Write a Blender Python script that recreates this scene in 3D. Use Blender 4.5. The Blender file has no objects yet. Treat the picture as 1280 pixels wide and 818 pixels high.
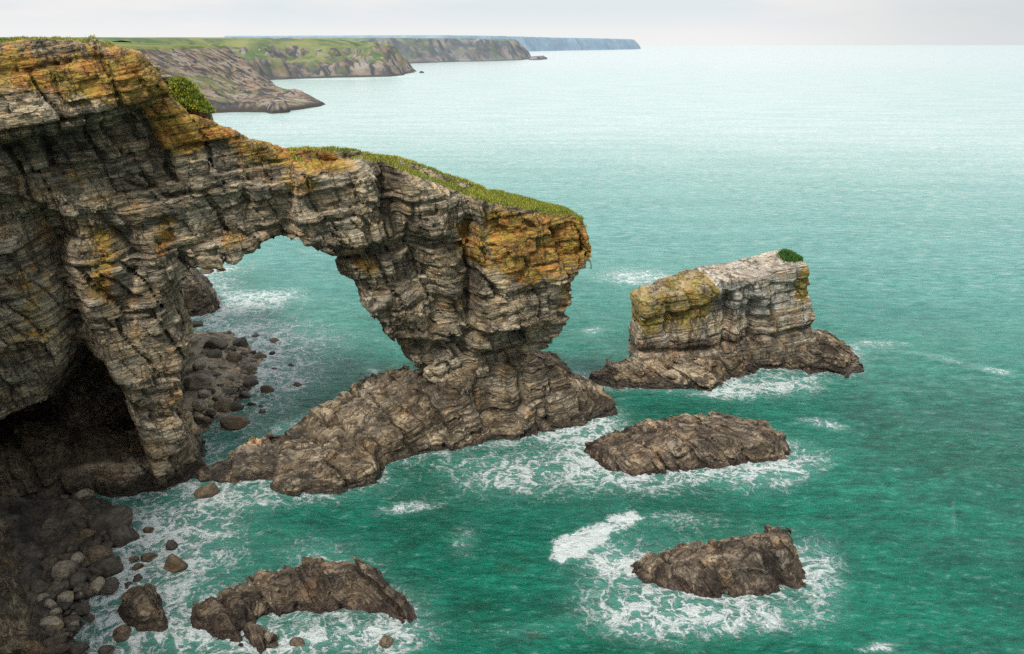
import bpy, bmesh, math, random
import numpy as np
from mathutils import Vector, noise as mnoise
random.seed(7); RNG = np.random.RandomState(7)
PI = math.pi
scene = bpy.context.scene
COL = scene.collection
H0 = 38.0                      # camera height above the sea
F = 1000.0                     # focal length in photo pixels (photo 1280 wide)
PITCH = math.atan(353.0 / F)
CP, SP = math.cos(PITCH), math.sin(PITCH)

# ------------------------------------------------------------------ survey helpers
def ray(px, py):
    cx = (px - 640.0) / F; cy = -(py - 409.0) / F
    return cx, CP + cy * SP, -SP + cy * CP
def sea(px, py, z=0.0):
    a, b, c = ray(px, py); t = (z - H0) / c
    return (a * t, b * t)
def project(x, y, z):
    zc = y * CP - (z - H0) * SP
    yc = y * SP + (z - H0) * CP
    return 640 + F * x / zc, 409 - F * yc / zc

class Frame:                     # vertical wall plane: origin, along-wall angle
    def __init__(s, ox, oy, ang):
        s.o = (ox, oy); a = math.radians(ang)
        s.U = (math.cos(a), math.sin(a)); s.W = (-math.sin(a), math.cos(a))
    def px(s, px, py, w=0.0):      # pixel -> (u,z) on plane at offset w
        a, b, c = ray(px, py)
        # (a t - ox)*Wx + (b t - oy)*Wy = w
        t = (w + s.o[0] * s.W[0] + s.o[1] * s.W[1]) / (a * s.W[0] + b * s.W[1])
        x, y = a * t, b * t
        return ((x - s.o[0]) * s.U[0] + (y - s.o[1]) * s.U[1], H0 + c * t)
    def world(s, u, w):
        return s.o[0] + u * s.U[0] + w * s.W[0], s.o[1] + u * s.U[1] + w * s.W[1]
    def local(s, x, y):
        dx = x - s.o[0]; dy = y - s.o[1]
        return dx * s.U[0] + dy * s.U[1], dx * s.W[0] + dy * s.W[1]

# ------------------------------------------------------------------ numpy noise
TN = 64
TAB = np.random.RandomState(11).rand(TN * TN * TN).astype(np.float32)
def rnd3(i, j, k, seed=0):
    i = (i.astype(np.int64) + seed * 17) & 63; j = (j.astype(np.int64) + seed * 29) & 63; k = (k.astype(np.int64) + seed * 41) & 63
    return TAB[(i * TN + j) * TN + k]
def vnoise(x, y, z, seed=0):       # value noise, -1..1
    xi = np.floor(x); yi = np.floor(y); zi = np.floor(z)
    fx = (x - xi).astype(np.float32); fy = (y - yi).astype(np.float32); fz = (z - zi).astype(np.float32)
    fx = fx * fx * (3 - 2 * fx); fy = fy * fy * (3 - 2 * fy); fz = fz * fz * (3 - 2 * fz)
    r = 0
    for a in (0, 1):
        wa = fx if a else 1 - fx
        for b in (0, 1):
            wb = wa * (fy if b else 1 - fy)
            for c in (0, 1):
                r = r + wb * (fz if c else 1 - fz) * rnd3(xi + a, yi + b, zi + c, seed)
    return r * 2 - 1
def fbm(x, y, z, s, oct=4, seed=0, gain=.5):
    r = 0; a = 1; t = 0
    for o in range(oct):
        r = r + a * vnoise(x / s + o * 7.3, y / s + o * 3.1, z / s + o * 5.7, seed + o); t += a
        a *= gain; s /= 2.03
    return r / t * 1.4
def sstep(a, b, x):
    t = np.clip((x - a) / (b - a), 0, 1); return t * t * (3 - 2 * t)

# global bedding: beds rise along the wall and away from it
A0 = math.radians(19.3)
BU, BW = 0.15, 0.12
DIP = [BU, BW]; SC = [1.0]; BLK = [None]
def bedframe(x, y, z):
    u = x * math.cos(A0) + y * math.sin(A0); w = -x * math.sin(A0) + y * math.cos(A0)
    b = (z - DIP[0] * u - DIP[1] * w) / math.sqrt(1 + DIP[0] ** 2 + DIP[1] ** 2)
    j1 = .92 * u + .36 * z + .25 * w
    j2 = .95 * w - .25 * u + .1 * z
    return b, j1, j2
def blocks(b, j1, j2, T, TJ, seed, jit=1.0, round_=0.0):
    """blocky bedding: returns (offset -1..1, distance to nearest bed plane / joint in metres)"""
    z0 = np.zeros_like(b)
    bb = b / T + .35 * vnoise(b / T * .61 + seed * 3.7, z0, z0 + seed, seed)
    bi = np.floor(bb); fb = bb - bi
    sh = rnd3(bi, z0, z0 + 5, seed)
    tj = TJ * (.6 + 1.0 * rnd3(bi, z0 + 3, z0, seed + 1))
    a = j1 / tj + sh * 7; a = a + .4 * vnoise(a * .7, bi, z0, seed + 4) * jit
    c = j2 / (tj * 1.2) + sh * 13
    ai = np.floor(a); ci = np.floor(c)
    fa = a - ai
    off = .32 * (rnd3(bi, z0 + 9, z0 + 2, seed) * 2 - 1) + .85 * (rnd3(bi, ai, ci, seed + 2) * 2 - 1)
    off = off + 1.5 * (rnd3(bi, ai, ci, seed + 9) * 2 - 1) * (fa - .5) + 1.0 * (rnd3(bi, ai, ci, seed + 12) * 2 - 1) * (fb - .5)
    db = np.minimum(fb, 1 - fb) * T
    dj = np.minimum(fa, 1 - fa) * tj
    has = rnd3(bi, ai, z0 + 31, seed + 6)
    return off, db, dj, has

def displacement(x, y, z, amp=1.0, fine=False):
    """outward rock relief in metres and a crack mask"""
    b, j1, j2 = bedframe(x, y, z)
    q_ = SC[0]; b = b / q_; j1 = j1 / q_; j2 = j2 / q_
    wx = fbm(x, y, z, 9.0, 3, 3); wy = fbm(x, y, z, 7.0, 3, 23)
    b = b + wx * .18; j1 = j1 + wy * 1.5; j2 = j2 + wx * 1.3
    if not fine:
        o1, db1, dj1, h1 = blocks(b, j1, j2, 4.3, 4.2, 1)
        o2, db2, dj2, h2 = blocks(b, j1, j2, 1.35, 1.9, 2)
        o3, db3, dj3, h3 = blocks(b, j1, j2, .62, 1.0, 5)
        d = .20 + .36 * o1 + .30 * o2 + .17 * o3 + fbm(x, y, z, 9, 3, 40) * .25
        d -= .32 * np.exp(-(db1 / .2) ** 2) * (h1 > .4) + .6 * np.exp(-(dj1 / .24) ** 2) * (h1 > .42)
        d -= .14 * np.exp(-(db2 / .12) ** 2) * (h2 > .3) + .28 * np.exp(-(dj2 / .14) ** 2) * (h2 > .55)
        return d * amp * (.35 + .65 * q_), None
    o1, db1, dj1, h1 = blocks(b, j1, j2, 4.3, 4.2, 1)
    o2, db2, dj2, h2 = blocks(b, j1, j2, 1.35, 1.9, 2)
    o3, db3, dj3, h3 = blocks(b, j1, j2, .62, 1.0, 5)
    BLK[0] = np.clip(.5 + .22 * o1 + .26 * o2, 0, 1)
    o4, db4, dj4, h4 = blocks(b, j1, j2, .3, .55, 8)
    cr = .8 * np.exp(-(db1 / .14) ** 2) * (h1 > .4)
    cr = np.maximum(cr, np.exp(-(dj1 / .17) ** 2) * (h1 > .42))
    cr = np.maximum(cr, .75 * np.exp(-(db2 / .1) ** 2) * (h2 > .2)); cr = np.maximum(cr, .8 * np.exp(-(dj2 / .12) ** 2) * (h2 > .5))
    cr = np.maximum(cr, .5 * np.exp(-(db3 / .07) ** 2) * (h3 > .4)); cr = np.maximum(cr, .5 * np.exp(-(dj3 / .08) ** 2) * (h3 > .7))
    d = .035 * o4 + fbm(x, y, z, .8, 3, 60) * .06 - .10 * cr
    return d * amp, cr

# ------------------------------------------------------------------ 2d helpers
def poly_sdf(P, X, Y):
    """signed distance to polygon (negative inside)"""
    P = np.asarray(P, float); n = len(P)
    d = np.full(X.shape, 1e18); s = np.zeros(X.shape, bool)
    for i in range(n):
        ax, ay = P[i - 1]; bx, by = P[i]
        ex, ey = bx - ax, by - ay; wx = X - ax; wy = Y - ay
        t = np.clip((wx * ex + wy * ey) / (ex * ex + ey * ey + 1e-12), 0, 1)
        d = np.minimum(d, (wx - ex * t) ** 2 + (wy - ey * t) ** 2)
        c = ((ay <= Y) != (by <= Y)) & (X < ex * (Y - ay) / (ey if abs(ey) > 1e-12 else 1e-12) + ax)
        s ^= c
    d = np.sqrt(d); return np.where(s, -d, d)
def line_dist(P, X, Y):
    d = np.full(X.shape, 1e18)
    for i in range(1, len(P)):
        ax, ay = P[i - 1]; bx, by = P[i]; ex, ey = bx - ax, by - ay; wx = X - ax; wy = Y - ay
        t = np.clip((wx * ex + wy * ey) / (ex * ex + ey * ey + 1e-12), 0, 1)
        d = np.minimum(d, (wx - ex * t) ** 2 + (wy - ey * t) ** 2)
    return np.sqrt(d)
def rbf(ctrl, X, Y, smooth=.3):
    C = np.asarray(ctrl, float); n = len(C)
    D = np.hypot(C[:, None, 0] - C[None, :, 0], C[:, None, 1] - C[None, :, 1])
    A = np.zeros((n + 1, n + 1)); A[:n, :n] = -D - np.eye(n) * 0 + np.eye(n) * smooth; A[:n, n] = 1; A[n, :n] = 1
    s = np.linalg.lstsq(A, np.append(C[:, 2], 0), rcond=None)[0]
    r = np.full(X.shape, s[n])
    for i in range(n): r -= s[i] * np.hypot(X - C[i, 0], Y - C[i, 1])
    return r

# ------------------------------------------------------------------ surface nets
def surface_nets(f):
    ins = f < 0
    nx, ny, nz = f.shape
    cnt = np.zeros((nx - 1, ny - 1, nz - 1), np.int8)
    for a in (0, 1):
        for b in (0, 1):
            for c in (0, 1):
                cnt += ins[a:nx - 1 + a, b:ny - 1 + b, c:nz - 1 + c]
    act = (cnt > 0) & (cnt < 8)
    I, J, K = np.nonzero(act)
    idx = np.full(act.shape, -1, np.int64); idx[I, J, K] = np.arange(len(I))
    cv = {}
    for a in (0, 1):
        for b in (0, 1):
            for c in (0, 1): cv[a, b, c] = f[I + a, J + b, K + c]
    S = np.zeros((len(I), 3)); N = np.zeros(len(I))
    for p in cv:
        for ax in range(3):
            if p[ax] == 1: continue
            q = list(p); q[ax] = 1; q = tuple(q)
            va, vb = cv[p], cv[q]
            m = (va < 0) != (vb < 0)
            t = np.where(m, va / np.where(m, va - vb, 1), 0)
            for k in range(3):
                S[:, k] += np.where(m, p[k] + (t if k == ax else 0), 0)
            N += m
    V = np.stack([I, J, K], 1) + S / N[:, None]
    Q = []
    def emit(m, off, cells):
        i, j, k = np.nonzero(m); i = i + off[0]; j = j + off[1]; k = k + off[2]
        flip = ins[i, j, k]
        q = np.stack([idx[i + d[0], j + d[1], k + d[2]] for d in cells], 1)
        q[~flip] = q[~flip][:, ::-1]
        Q.append(q)
    emit(ins[:-1, 1:-1, 1:-1] != ins[1:, 1:-1, 1:-1], (0, 1, 1), [(0, -1, -1), (0, 0, -1), (0, 0, 0), (0, -1, 0)])
    emit(ins[1:-1, :-1, 1:-1] != ins[1:-1, 1:, 1:-1], (1, 0, 1), [(-1, 0, -1), (-1, 0, 0), (0, 0, 0), (0, 0, -1)])
    emit(ins[1:-1, 1:-1, :-1] != ins[1:-1, 1:-1, 1:], (1, 1, 0), [(-1, -1, 0), (0, -1, 0), (0, 0, 0), (-1, 0, 0)])
    return V, np.concatenate(Q)
def largest_component(V, Q):
    lab = np.arange(len(V))
    while True:
        m = lab[Q].min(1); new = lab.copy()
        for c in range(4): np.minimum.at(new, Q[:, c], m)
        new = new[new]
        if (new == lab).all(): break
        lab = new
    u, c = np.unique(lab, return_counts=True)
    keep = np.isin(lab, u[c > max(60, c.max() * .2)])
    fk = keep[Q[:, 0]]; Q = Q[fk]
    m = np.full(len(V), -1); k = np.nonzero(keep)[0]; m[k] = np.arange(len(k))
    return V[k], m[Q]
def subdivide(V, Q):
    """one linear quad subdivision"""
    n = len(V); nf = len(Q)
    E = np.stack([Q, np.roll(Q, -1, 1)], 2).reshape(-1, 2); E = np.sort(E, 1)
    key = E[:, 0] * (n + 1) + E[:, 1]
    uk, inv = np.unique(key, return_inverse=True)
    a = uk // (n + 1); b = uk % (n + 1)
    EM = (V[a] + V[b]) / 2; FM = V[Q].mean(1)
    em = inv.reshape(nf, 4) + n; fm = np.arange(nf) + n + len(uk)
    out = []
    for c in range(4):
        out.append(np.stack([Q[:, c], em[:, c], fm, em[:, c - 1]], 1))
    return np.concatenate([V, EM, FM]), np.concatenate(out)
def vnormals(V, Q):
    n = np.cross(V[Q[:, 2]] - V[Q[:, 0]], V[Q[:, 3]] - V[Q[:, 1]])
    N = np.zeros_like(V)
    for c in range(4): np.add.at(N, Q[:, c], n)
    return N / (np.linalg.norm(N, axis=1)[:, None] + 1e-12)

def make_mesh(name, V, Q, mat, parent=None, attrs=None, smooth=False, loc=None):
    me = bpy.data.meshes.new(name)
    V = np.asarray(V, np.float32)
    if loc is not None: V = V - np.asarray(loc, np.float32)
    k = Q.shape[1]
    me.vertices.add(len(V)); me.vertices.foreach_set('co', V.ravel())
    me.loops.add(Q.size); me.loops.foreach_set('vertex_index', Q.astype(np.int32).ravel())
    me.polygons.add(len(Q)); me.polygons.foreach_set('loop_start', np.arange(0, Q.size, k, dtype=np.int32))
    me.polygons.foreach_set('loop_total', np.full(len(Q), k, np.int32))
    me.update(calc_edges=True); me.validate()
    if attrs and 'cav' in attrs and 'lich' in attrs and 'blk' not in attrs: attrs = dict(attrs, blk=(BLK[0] if BLK[0] is not None and len(BLK[0]) == len(V) else np.full(len(V), .5)))
    for an, av in (attrs or {}).items():
        a = me.attributes.new(an, 'FLOAT', 'POINT'); a.data.foreach_set('value', np.asarray(av, np.float32))
    me.polygons.foreach_set('use_smooth', np.full(len(me.polygons), smooth))
    me.materials.append(mat)
    o = bpy.data.objects.new(name, me); COL.objects.link(o)
    if loc is not None: o.location = loc
    if parent is not None: o.parent = parent
    return o
def submesh(V, Q, fmask, attrs):
    q = Q[fmask]; u, inv = np.unique(q, return_inverse=True)
    return V[u], inv.reshape(q.shape), {k: a[u] for k, a in attrs.items()}
def tag(o, label=None, cat=None, group=None, kind=None):
    if label: o['label'] = label
    if cat: o['category'] = cat
    if group: o['group'] = group
    if kind: o['kind'] = kind
    return o
def empty(name, loc=(0, 0, 0)):
    o = bpy.data.objects.new(name, None); COL.objects.link(o); o.location = loc; return o

def build_rock(f, org, h, amp=1.0, band=2.6, sub=1, fineamp=1.0, extra=None):
    """carve strata and joints into a signed distance grid and mesh it"""
    nx, ny, nz = f.shape
    I = np.nonzero(np.abs(f) < band)
    x = org[0] + I[0] * h; y = org[1] + I[1] * h; z = org[2] + I[2] * h
    d, _ = displacement(x, y, z, amp)
    if extra is not None: d = d + extra(x, y, z)
    f = f.astype(np.float32); f[I] -= d
    f[0], f[-1], f[:, 0], f[:, -1], f[:, :, 0], f[:, :, -1] = 1, 1, 1, 1, 1, 1
    V, Q = surface_nets(f)
    V = V * h + np.array(org)
    V, Q = largest_component(V, Q)
    for _ in range(sub): V, Q = subdivide(V, Q)
    N = vnormals(V, Q)
    d, cr = displacement(V[:, 0], V[:, 1], V[:, 2], 1.0, True)
    V = V + N * (d * fineamp)[:, None]
    N = vnormals(V, Q)
    return V, Q, N, cr

# ------------------------------------------------------------------ node helpers
def newmat(name):
    m = bpy.data.materials.new(name); m.use_nodes = True
    nt = m.node_tree; nt.nodes.clear(); return m, nt
class NB:
    def __init__(s, nt): s.nt = nt
    def n(s, t, **k):
        nd = s.nt.nodes.new(t)
        for a, v in k.items(): setattr(nd, a, v)
        return nd
    def lk(s, a, b): s.nt.links.new(a, b)
    def val(s, sock, v):
        if isinstance(v, bpy.types.NodeSocket): s.lk(v, sock)
        elif v is not None:
            sock.default_value = v
    def math(s, op, a, b=None, c=None, clamp=False):
        m = s.n('ShaderNodeMath', operation=op, use_clamp=clamp)
        s.val(m.inputs[0], a)
        if b is not None: s.val(m.inputs[1], b)
        if c is not None: s.val(m.inputs[2], c)
        return m.outputs[0]
    def mix(s, f, a, b, mode='MIX'):
        m = s.n('ShaderNodeMix', data_type='RGBA', blend_type=mode); m.clamp_factor = True
        s.val(m.inputs[0], f)
        for k, v in ((6, a), (7, b)):
            if isinstance(v, (tuple, list)): v = tuple(v) + (1,) if len(v) == 3 else v
            s.val(m.inputs[k], v)
        return m.outputs[2]
    def attr(s, name): return s.n('ShaderNodeAttribute', attribute_name=name).outputs['Fac']
    def pos(s): return s.n('ShaderNodeNewGeometry').outputs['Position']
    def mapping(s, v, rot=(0, 0, 0), scale=(1, 1, 1), loc=(0, 0, 0)):
        m = s.n('ShaderNodeMapping'); s.lk(v, m.inputs[0]); m.inputs[1].default_value = loc
        m.inputs[2].default_value = rot; m.inputs[3].default_value = scale; return m.outputs[0]
    def noise(s, v, scale, detail=4, rough=.55, dist=0, ntype='FBM'):
        t = s.n('ShaderNodeTexNoise', noise_type=ntype); s.lk(v, t.inputs['Vector'])
        t.inputs['Scale'].default_value = scale; t.inputs['Detail'].default_value = detail
        t.inputs['Roughness'].default_value = rough; t.inputs['Distortion'].default_value = dist
        return t.outputs['Fac']
    def voro(s, v, scale, feature='F1', rand=1):
        t = s.n('ShaderNodeTexVoronoi', feature=feature); s.lk(v, t.inputs['Vector'])
        t.inputs['Scale'].default_value = scale; t.inputs['Randomness'].default_value = rand
        return t
    def ramp(s, f, stops, mode='LINEAR'):
        r = s.n('ShaderNodeValToRGB'); r.color_ramp.interpolation = mode; s.lk(f, r.inputs[0])
        e = r.color_ramp.elements
        while len(e) < len(stops): e.new(.5)
        for i, (p, c) in enumerate(stops):
            e[i].position = p; e[i].color = tuple(c) + (1,) if len(c) == 3 else c
        return r.outputs[0]
    def step(s, f, a, b):
        m = s.n('ShaderNodeMapRange', interpolation_type='SMOOTHSTEP'); s.val(m.inputs[0], f)
        s.val(m.inputs[1], a); s.val(m.inputs[2], b); return m.outputs[0]

def rock_material(name, cols, streak=0, bw=None, crk=.30, lam=.74, lin=.5, wet=(.030, .022, .016), wet_z=(0.6, 2.2), lich1=(.62, .25, .030), lich2=(.50, .34, .035),
                  guano=(.55, .52, .47), bump=.35, objspace=False, tide=(.20, .15, .085), tidez=(3.5, 6.5), rough=.85):
    m, nt = newmat(name); b = NB(nt)
    out = b.n('ShaderNodeOutputMaterial'); bs = b.n('ShaderNodeBsdfPrincipled'); b.lk(bs.outputs[0], out.inputs[0])
    P = b.pos()
    Pl = b.n('ShaderNodeTexCoord').outputs['Object'] if objspace else P
    # bedding-aligned coordinates
    r1 = b.mapping(Pl, rot=(0, 0, -A0))
    r2 = b.mapping(r1, rot=(-math.atan(BW if bw is None else bw), math.atan(BU), 0))
    strat = b.mapping(r2, scale=(.22, .22, 2.6))
    big = b.noise(Pl, .11, 5, .6)
    med = b.noise(Pl, .55, 6, .62)
    fine = b.noise(Pl, 3.2, 6, .7)
    bed = b.noise(strat, 1.1, 7, .62, .05)
    bedf = b.noise(b.mapping(r2, scale=(.22, .22, 4.6)), 1.15, 5, .58, .05)
    joint = b.noise(b.mapping(r2, scale=(2.0, 1.2, .35)), 1.0, 4, .6, .6)
    wpn = b.n('ShaderNodeTexNoise'); b.lk(Pl, wpn.inputs['Vector']); wpn.inputs['Scale'].default_value = .5; wpn.inputs['Detail'].default_value = 4
    wpv = b.n('ShaderNodeVectorMath', operation='MULTIPLY_ADD'); b.lk(wpn.outputs['Color'], wpv.inputs[0]); wpv.inputs[1].default_value = (.7, .7, .06); b.lk(r2, wpv.inputs[2])
    jv = b.mapping(wpv.outputs[0], rot=(0, -.25, 0), scale=(.62, .55, 1.7))
    v1 = b.voro(jv, 1.0, 'DISTANCE_TO_EDGE', .75).outputs['Distance']; vc1 = b.voro(jv, 1.0, 'F1', .75).outputs['Color']
    jv2 = b.mapping(wpv.outputs[0], rot=(0, -.2, 0), scale=(1.5, 1.3, 5.2))
    v2 = b.voro(jv2, 1.0, 'DISTANCE_TO_EDGE', .8).outputs['Distance']; vc2 = b.voro(jv2, 1.0, 'F1', .8).outputs['Color']
    ll = b.noise(b.mapping(r2, scale=(.10, .10, 2.6)), 1.0, 6, .62, .0)
    ll = b.step(b.math('ABSOLUTE', b.math('SUBTRACT', ll, .5)), .022, .004)
    l3 = b.noise(b.mapping(r2, scale=(.07, .07, 1.1), loc=(3, 7, 1)), 1.0, 6, .6, .0)
    l3 = b.step(b.math('ABSOLUTE', b.math('SUBTRACT', l3, .52)), .020, .004)
    ll = b.math('MAXIMUM', b.math('MULTIPLY', ll, .7), l3)
    jl = b.noise(b.mapping(r2, rot=(0, -.38, 0), scale=(.62, .5, .13)), 1.0, 6, .62, .0)
    jl = b.math('MULTIPLY', b.step(b.math('ABSOLUTE', b.math('SUBTRACT', jl, .5)), .022, .006), b.step(b.noise(Pl, .3, 4, .6), .42, .52))
    lines = b.math('MAXIMUM', b.math('MULTIPLY', ll, lin), jl)
    k1 = b.math('MULTIPLY', b.step(v1, .075, .0), b.step(b.noise(Pl, .6, 3, .6), .42, .55))
    k2 = b.math('MULTIPLY', b.step(v2, .10, .0), b.step(b.noise(Pl, 1.1, 3, .6), .42, .6))
    krk = b.math('MULTIPLY', b.math('MAXIMUM', b.math('MULTIPLY', k1, .9), b.math('MULTIPLY', k2, .65)), crk)
    krk = b.math('MAXIMUM', krk, lines)
    s1 = b.n('ShaderNodeSeparateColor'); b.lk(vc1, s1.inputs[0]); s2_ = b.n('ShaderNodeSeparateColor'); b.lk(vc2, s2_.inputs[0])
    cellv = b.math('ADD', b.math('MULTIPLY', b.math('SUBTRACT', s1.outputs[0], .5), .16), b.math('MULTIPLY', b.math('SUBTRACT', s2_.outputs[0], .5), .10))
    bedc = b.math('ADD', b.math('ADD', b.math('MULTIPLY', bed, .55), b.math('MULTIPLY', med, .45)), cellv)
    bedc = b.math('ADD', bedc, b.math('MULTIPLY', b.math('SUBTRACT', b.attr('blk'), .5), .38))
    c = b.ramp(bedc, [(.30, cols[0]), (.43, cols[1]), (.56, cols[2]), (.72, cols[3])])
    c = b.mix(b.step(med, .35, .7), c, b.mix(1.0, c, (1.22, 1.08, .86), 'MULTIPLY'))
    c = b.mix(b.step(big, .42, .62), c, b.mix(1.0, c, (.80, .83, .87), 'MULTIPLY'))
    c = b.mix(b.math('MULTIPLY', b.step(b.noise(Pl, .33, 5, .65), .55, .68), .55), c, b.mix(1.0, c, (1.35, .95, .6), 'MULTIPLY'))
    c = b.mix(b.step(bedf, .50, .38), c, b.mix(1.0, c, (lam, lam * .96, lam * .92), 'MULTIPLY'))
    c = b.mix(b.step(fine, .3, .75), b.mix(1.0, c, (.66, .66, .66), 'MULTIPLY'), b.mix(1.0, c, (1.25, 1.22, 1.18), 'MULTIPLY'))
    if streak:
        vs = b.noise(b.mapping(r2, rot=(0, .12, 0), scale=(1.3, 1.3, .16)), 1.0, 6, .65, .5)
        c = b.mix(b.math('MULTIPLY', b.step(vs, .52, .62), streak), c, (.46, .22, .085))
        vs2 = b.noise(b.mapping(r2, rot=(0, .12, 0), scale=(1.7, 1.7, .2), loc=(9, 4, 2)), 1.0, 6, .65, .5)
        c = b.mix(b.math('MULTIPLY', b.step(vs2, .5, .62), streak), c, (.62, .57, .46))
    # tidal zone tint
    z = b.n('ShaderNodeSeparateXYZ'); b.lk(P, z.inputs[0]); z = z.outputs[2]
    zw = b.math('ADD', z, b.math('MULTIPLY', b.math('SUBTRACT', med, .5), 3.0))
    zw = b.math('ADD', zw, b.math('MULTIPLY', b.math('SUBTRACT', fine, .5), 1.2))
    if tidez:
        tf = b.math('MULTIPLY', b.step(zw, tidez[1], tidez[0]), .6)
        c = b.mix(tf, c, b.mix(1.0, b.mix(.5, c, tide), (1, 1, 1), 'MULTIPLY'))
    # lichens
    l = b.attr('lich')
    vf = b.noise(Pl, 9.0, 5, .75)
    ln = b.math('ADD', b.math('MULTIPLY', b.math('SUBTRACT', med, .5), .75), b.math('ADD', b.math('MULTIPLY', b.math('SUBTRACT', fine, .5), .7), b.math('MULTIPLY', b.math('SUBTRACT', vf, .5), .9)))
    ln = b.math('ADD', ln, .5)
    ln = b.math('ADD', ln, b.math('MULTIPLY', b.math('SUBTRACT', joint, .5), .35))
    th = b.math('SUBTRACT', .84, b.math('MULTIPLY', l, .56))
    lf = b.step(ln, th, b.math('ADD', th, .22))
    lc = b.mix(b.step(b.noise(Pl, .8, 4, .6), .35, .65), lich1, lich2)
    lc = b.mix(b.step(fine, .3, .7), b.mix(1.0, lc, (.55, .55, .6), 'MULTIPLY'), lc)
    c = b.mix(b.math('MULTIPLY', lf, .88), c, lc)
    # guano / pale streaks
    g = b.attr('pale')
    gn = b.math('ADD', b.math('MULTIPLY', joint, .6), b.math('MULTIPLY', fine, .4))
    th = b.math('SUBTRACT', .85, b.math('MULTIPLY', g, .5))
    c = b.mix(b.math('MULTIPLY', b.step(gn, th, b.math('ADD', th, .14)), .8), c, guano)
    # crevice shade painted into cracks, dark seeps with painted recess shade, wet band
    cav = b.attr('cav')
    cav = b.math('MAXIMUM', cav, krk)
    c = b.mix(b.math('MULTIPLY', cav, .70), c, (.022, .018, .015))
    sp = b.attr('seep_shade')
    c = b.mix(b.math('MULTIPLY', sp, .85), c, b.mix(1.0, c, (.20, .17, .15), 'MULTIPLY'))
    wf = b.step(zw, wet_z[1], wet_z[0])
    wc = b.mix(b.step(fine, .35, .7), wet, tuple(v * 2.2 for v in wet))
    c = b.mix(b.math('MULTIPLY', wf, .93), c, wc)
    # turf creeping over ledges
    tfa = b.attr('turf')
    tn = b.step(b.math('ADD', tfa, b.math('SUBTRACT', med, .5)), .45, .6)
    gcol = b.mix(b.step(b.noise(Pl, 1.3, 5, .7), .35, .65), (.05, .10, .010), (.20, .20, .025))
    gcol = b.mix(b.step(fine, .3, .75), b.mix(1.0, gcol, (.5, .5, .5), 'MULTIPLY'), gcol)
    c = b.mix(tn, c, gcol)
    b.lk(c, bs.inputs['Base Color'])
    rr = b.math('SUBTRACT', rough, b.math('MULTIPLY', wf, .42))
    b.lk(rr, bs.inputs['Roughness']); bs.inputs['Specular IOR Level'].default_value = .35
    h = b.math('ADD', b.math('MULTIPLY', bedf, .25), b.math('MULTIPLY', fine, .35))
    h = b.math('ADD', h, b.math('MULTIPLY', cellv, 1.2)); h = b.math('SUBTRACT', h, b.math('MULTIPLY', krk, .5))
    h = b.math('ADD', h, b.math('MULTIPLY', bed, .5)); h = b.math('ADD', h, b.math('MULTIPLY', joint, .3))
    bp = b.n('ShaderNodeBump'); bp.inputs['Strength'].default_value = 1.0; bp.inputs['Distance'].default_value = bump
    b.lk(h, bp.inputs['Height']); b.lk(bp.outputs[0], bs.inputs['Normal'])
    return m

ARCHC = [(.19, .158, .118), (.36, .305, .225), (.50, .425, .315), (.66, .575, .44)]
def set_dip(v, sc=1.0): DIP[1] = v; SC[0] = sc
M_arch = rock_material('arch_limestone', ARCHC)
M_stack = rock_material('stack_limestone', streak=.6, cols=[(.20, .165, .125), (.38, .325, .25), (.50, .435, .34), (.66, .60, .50)], lich1=(.46, .26, .04), lich2=(.36, .30, .02), tidez=(1, 3))
M_ledge = rock_material('ledge_limestone', [(.10, .078, .052), (.23, .185, .125), (.33, .275, .20), (.46, .40, .32)], bw=.45, crk=.2, lin=.9, lam=.42, tidez=None, wet_z=(.2, 1.3))
M_islet = rock_material('islet_rock', [(.07, .055, .042), (.17, .135, .10), (.27, .22, .165), (.38, .32, .25)], bw=.95, crk=.2, lin=.8, lam=.4, tidez=None, wet_z=(.1, .95), wet=(.028, .017, .012))
M_boulder = rock_material('boulder_stone', [(.12, .105, .085), (.24, .21, .17), (.34, .30, .24), (.44, .39, .31)], tidez=None, wet_z=(-.2, .75), bump=.08, objspace=True)
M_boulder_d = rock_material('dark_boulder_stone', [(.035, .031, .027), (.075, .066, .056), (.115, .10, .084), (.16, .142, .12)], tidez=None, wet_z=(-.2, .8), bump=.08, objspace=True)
M_boulder_b = rock_material('brown_boulder_stone', [(.06, .045, .032), (.13, .10, .068), (.19, .15, .105), (.26, .21, .15)], tidez=None, wet_z=(-.3, .5), bump=.08, objspace=True)

def leaf_material(name, c1, c2, c3=None):
    m, nt = newmat(name); b = NB(nt)
    out = b.n('ShaderNodeOutputMaterial'); bs = b.n('ShaderNodeBsdfPrincipled'); b.lk(bs.outputs[0], out.inputs[0])
    v = b.attr('tone')
    c = b.mix(v, c1, c2)
    if c3: c = b.mix(b.step(v, .8, .86), c, c3)
    b.lk(c, bs.inputs['Base Color']); bs.inputs['Roughness'].default_value = .7
    return m
M_grass = leaf_material('turf_grass', (.09, .17, .012), (.42, .37, .05))
M_gorse = leaf_material('gorse_foliage', (.05, .12, .012), (.26, .32, .025), (.66, .50, .03))

exec_main = True
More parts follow.
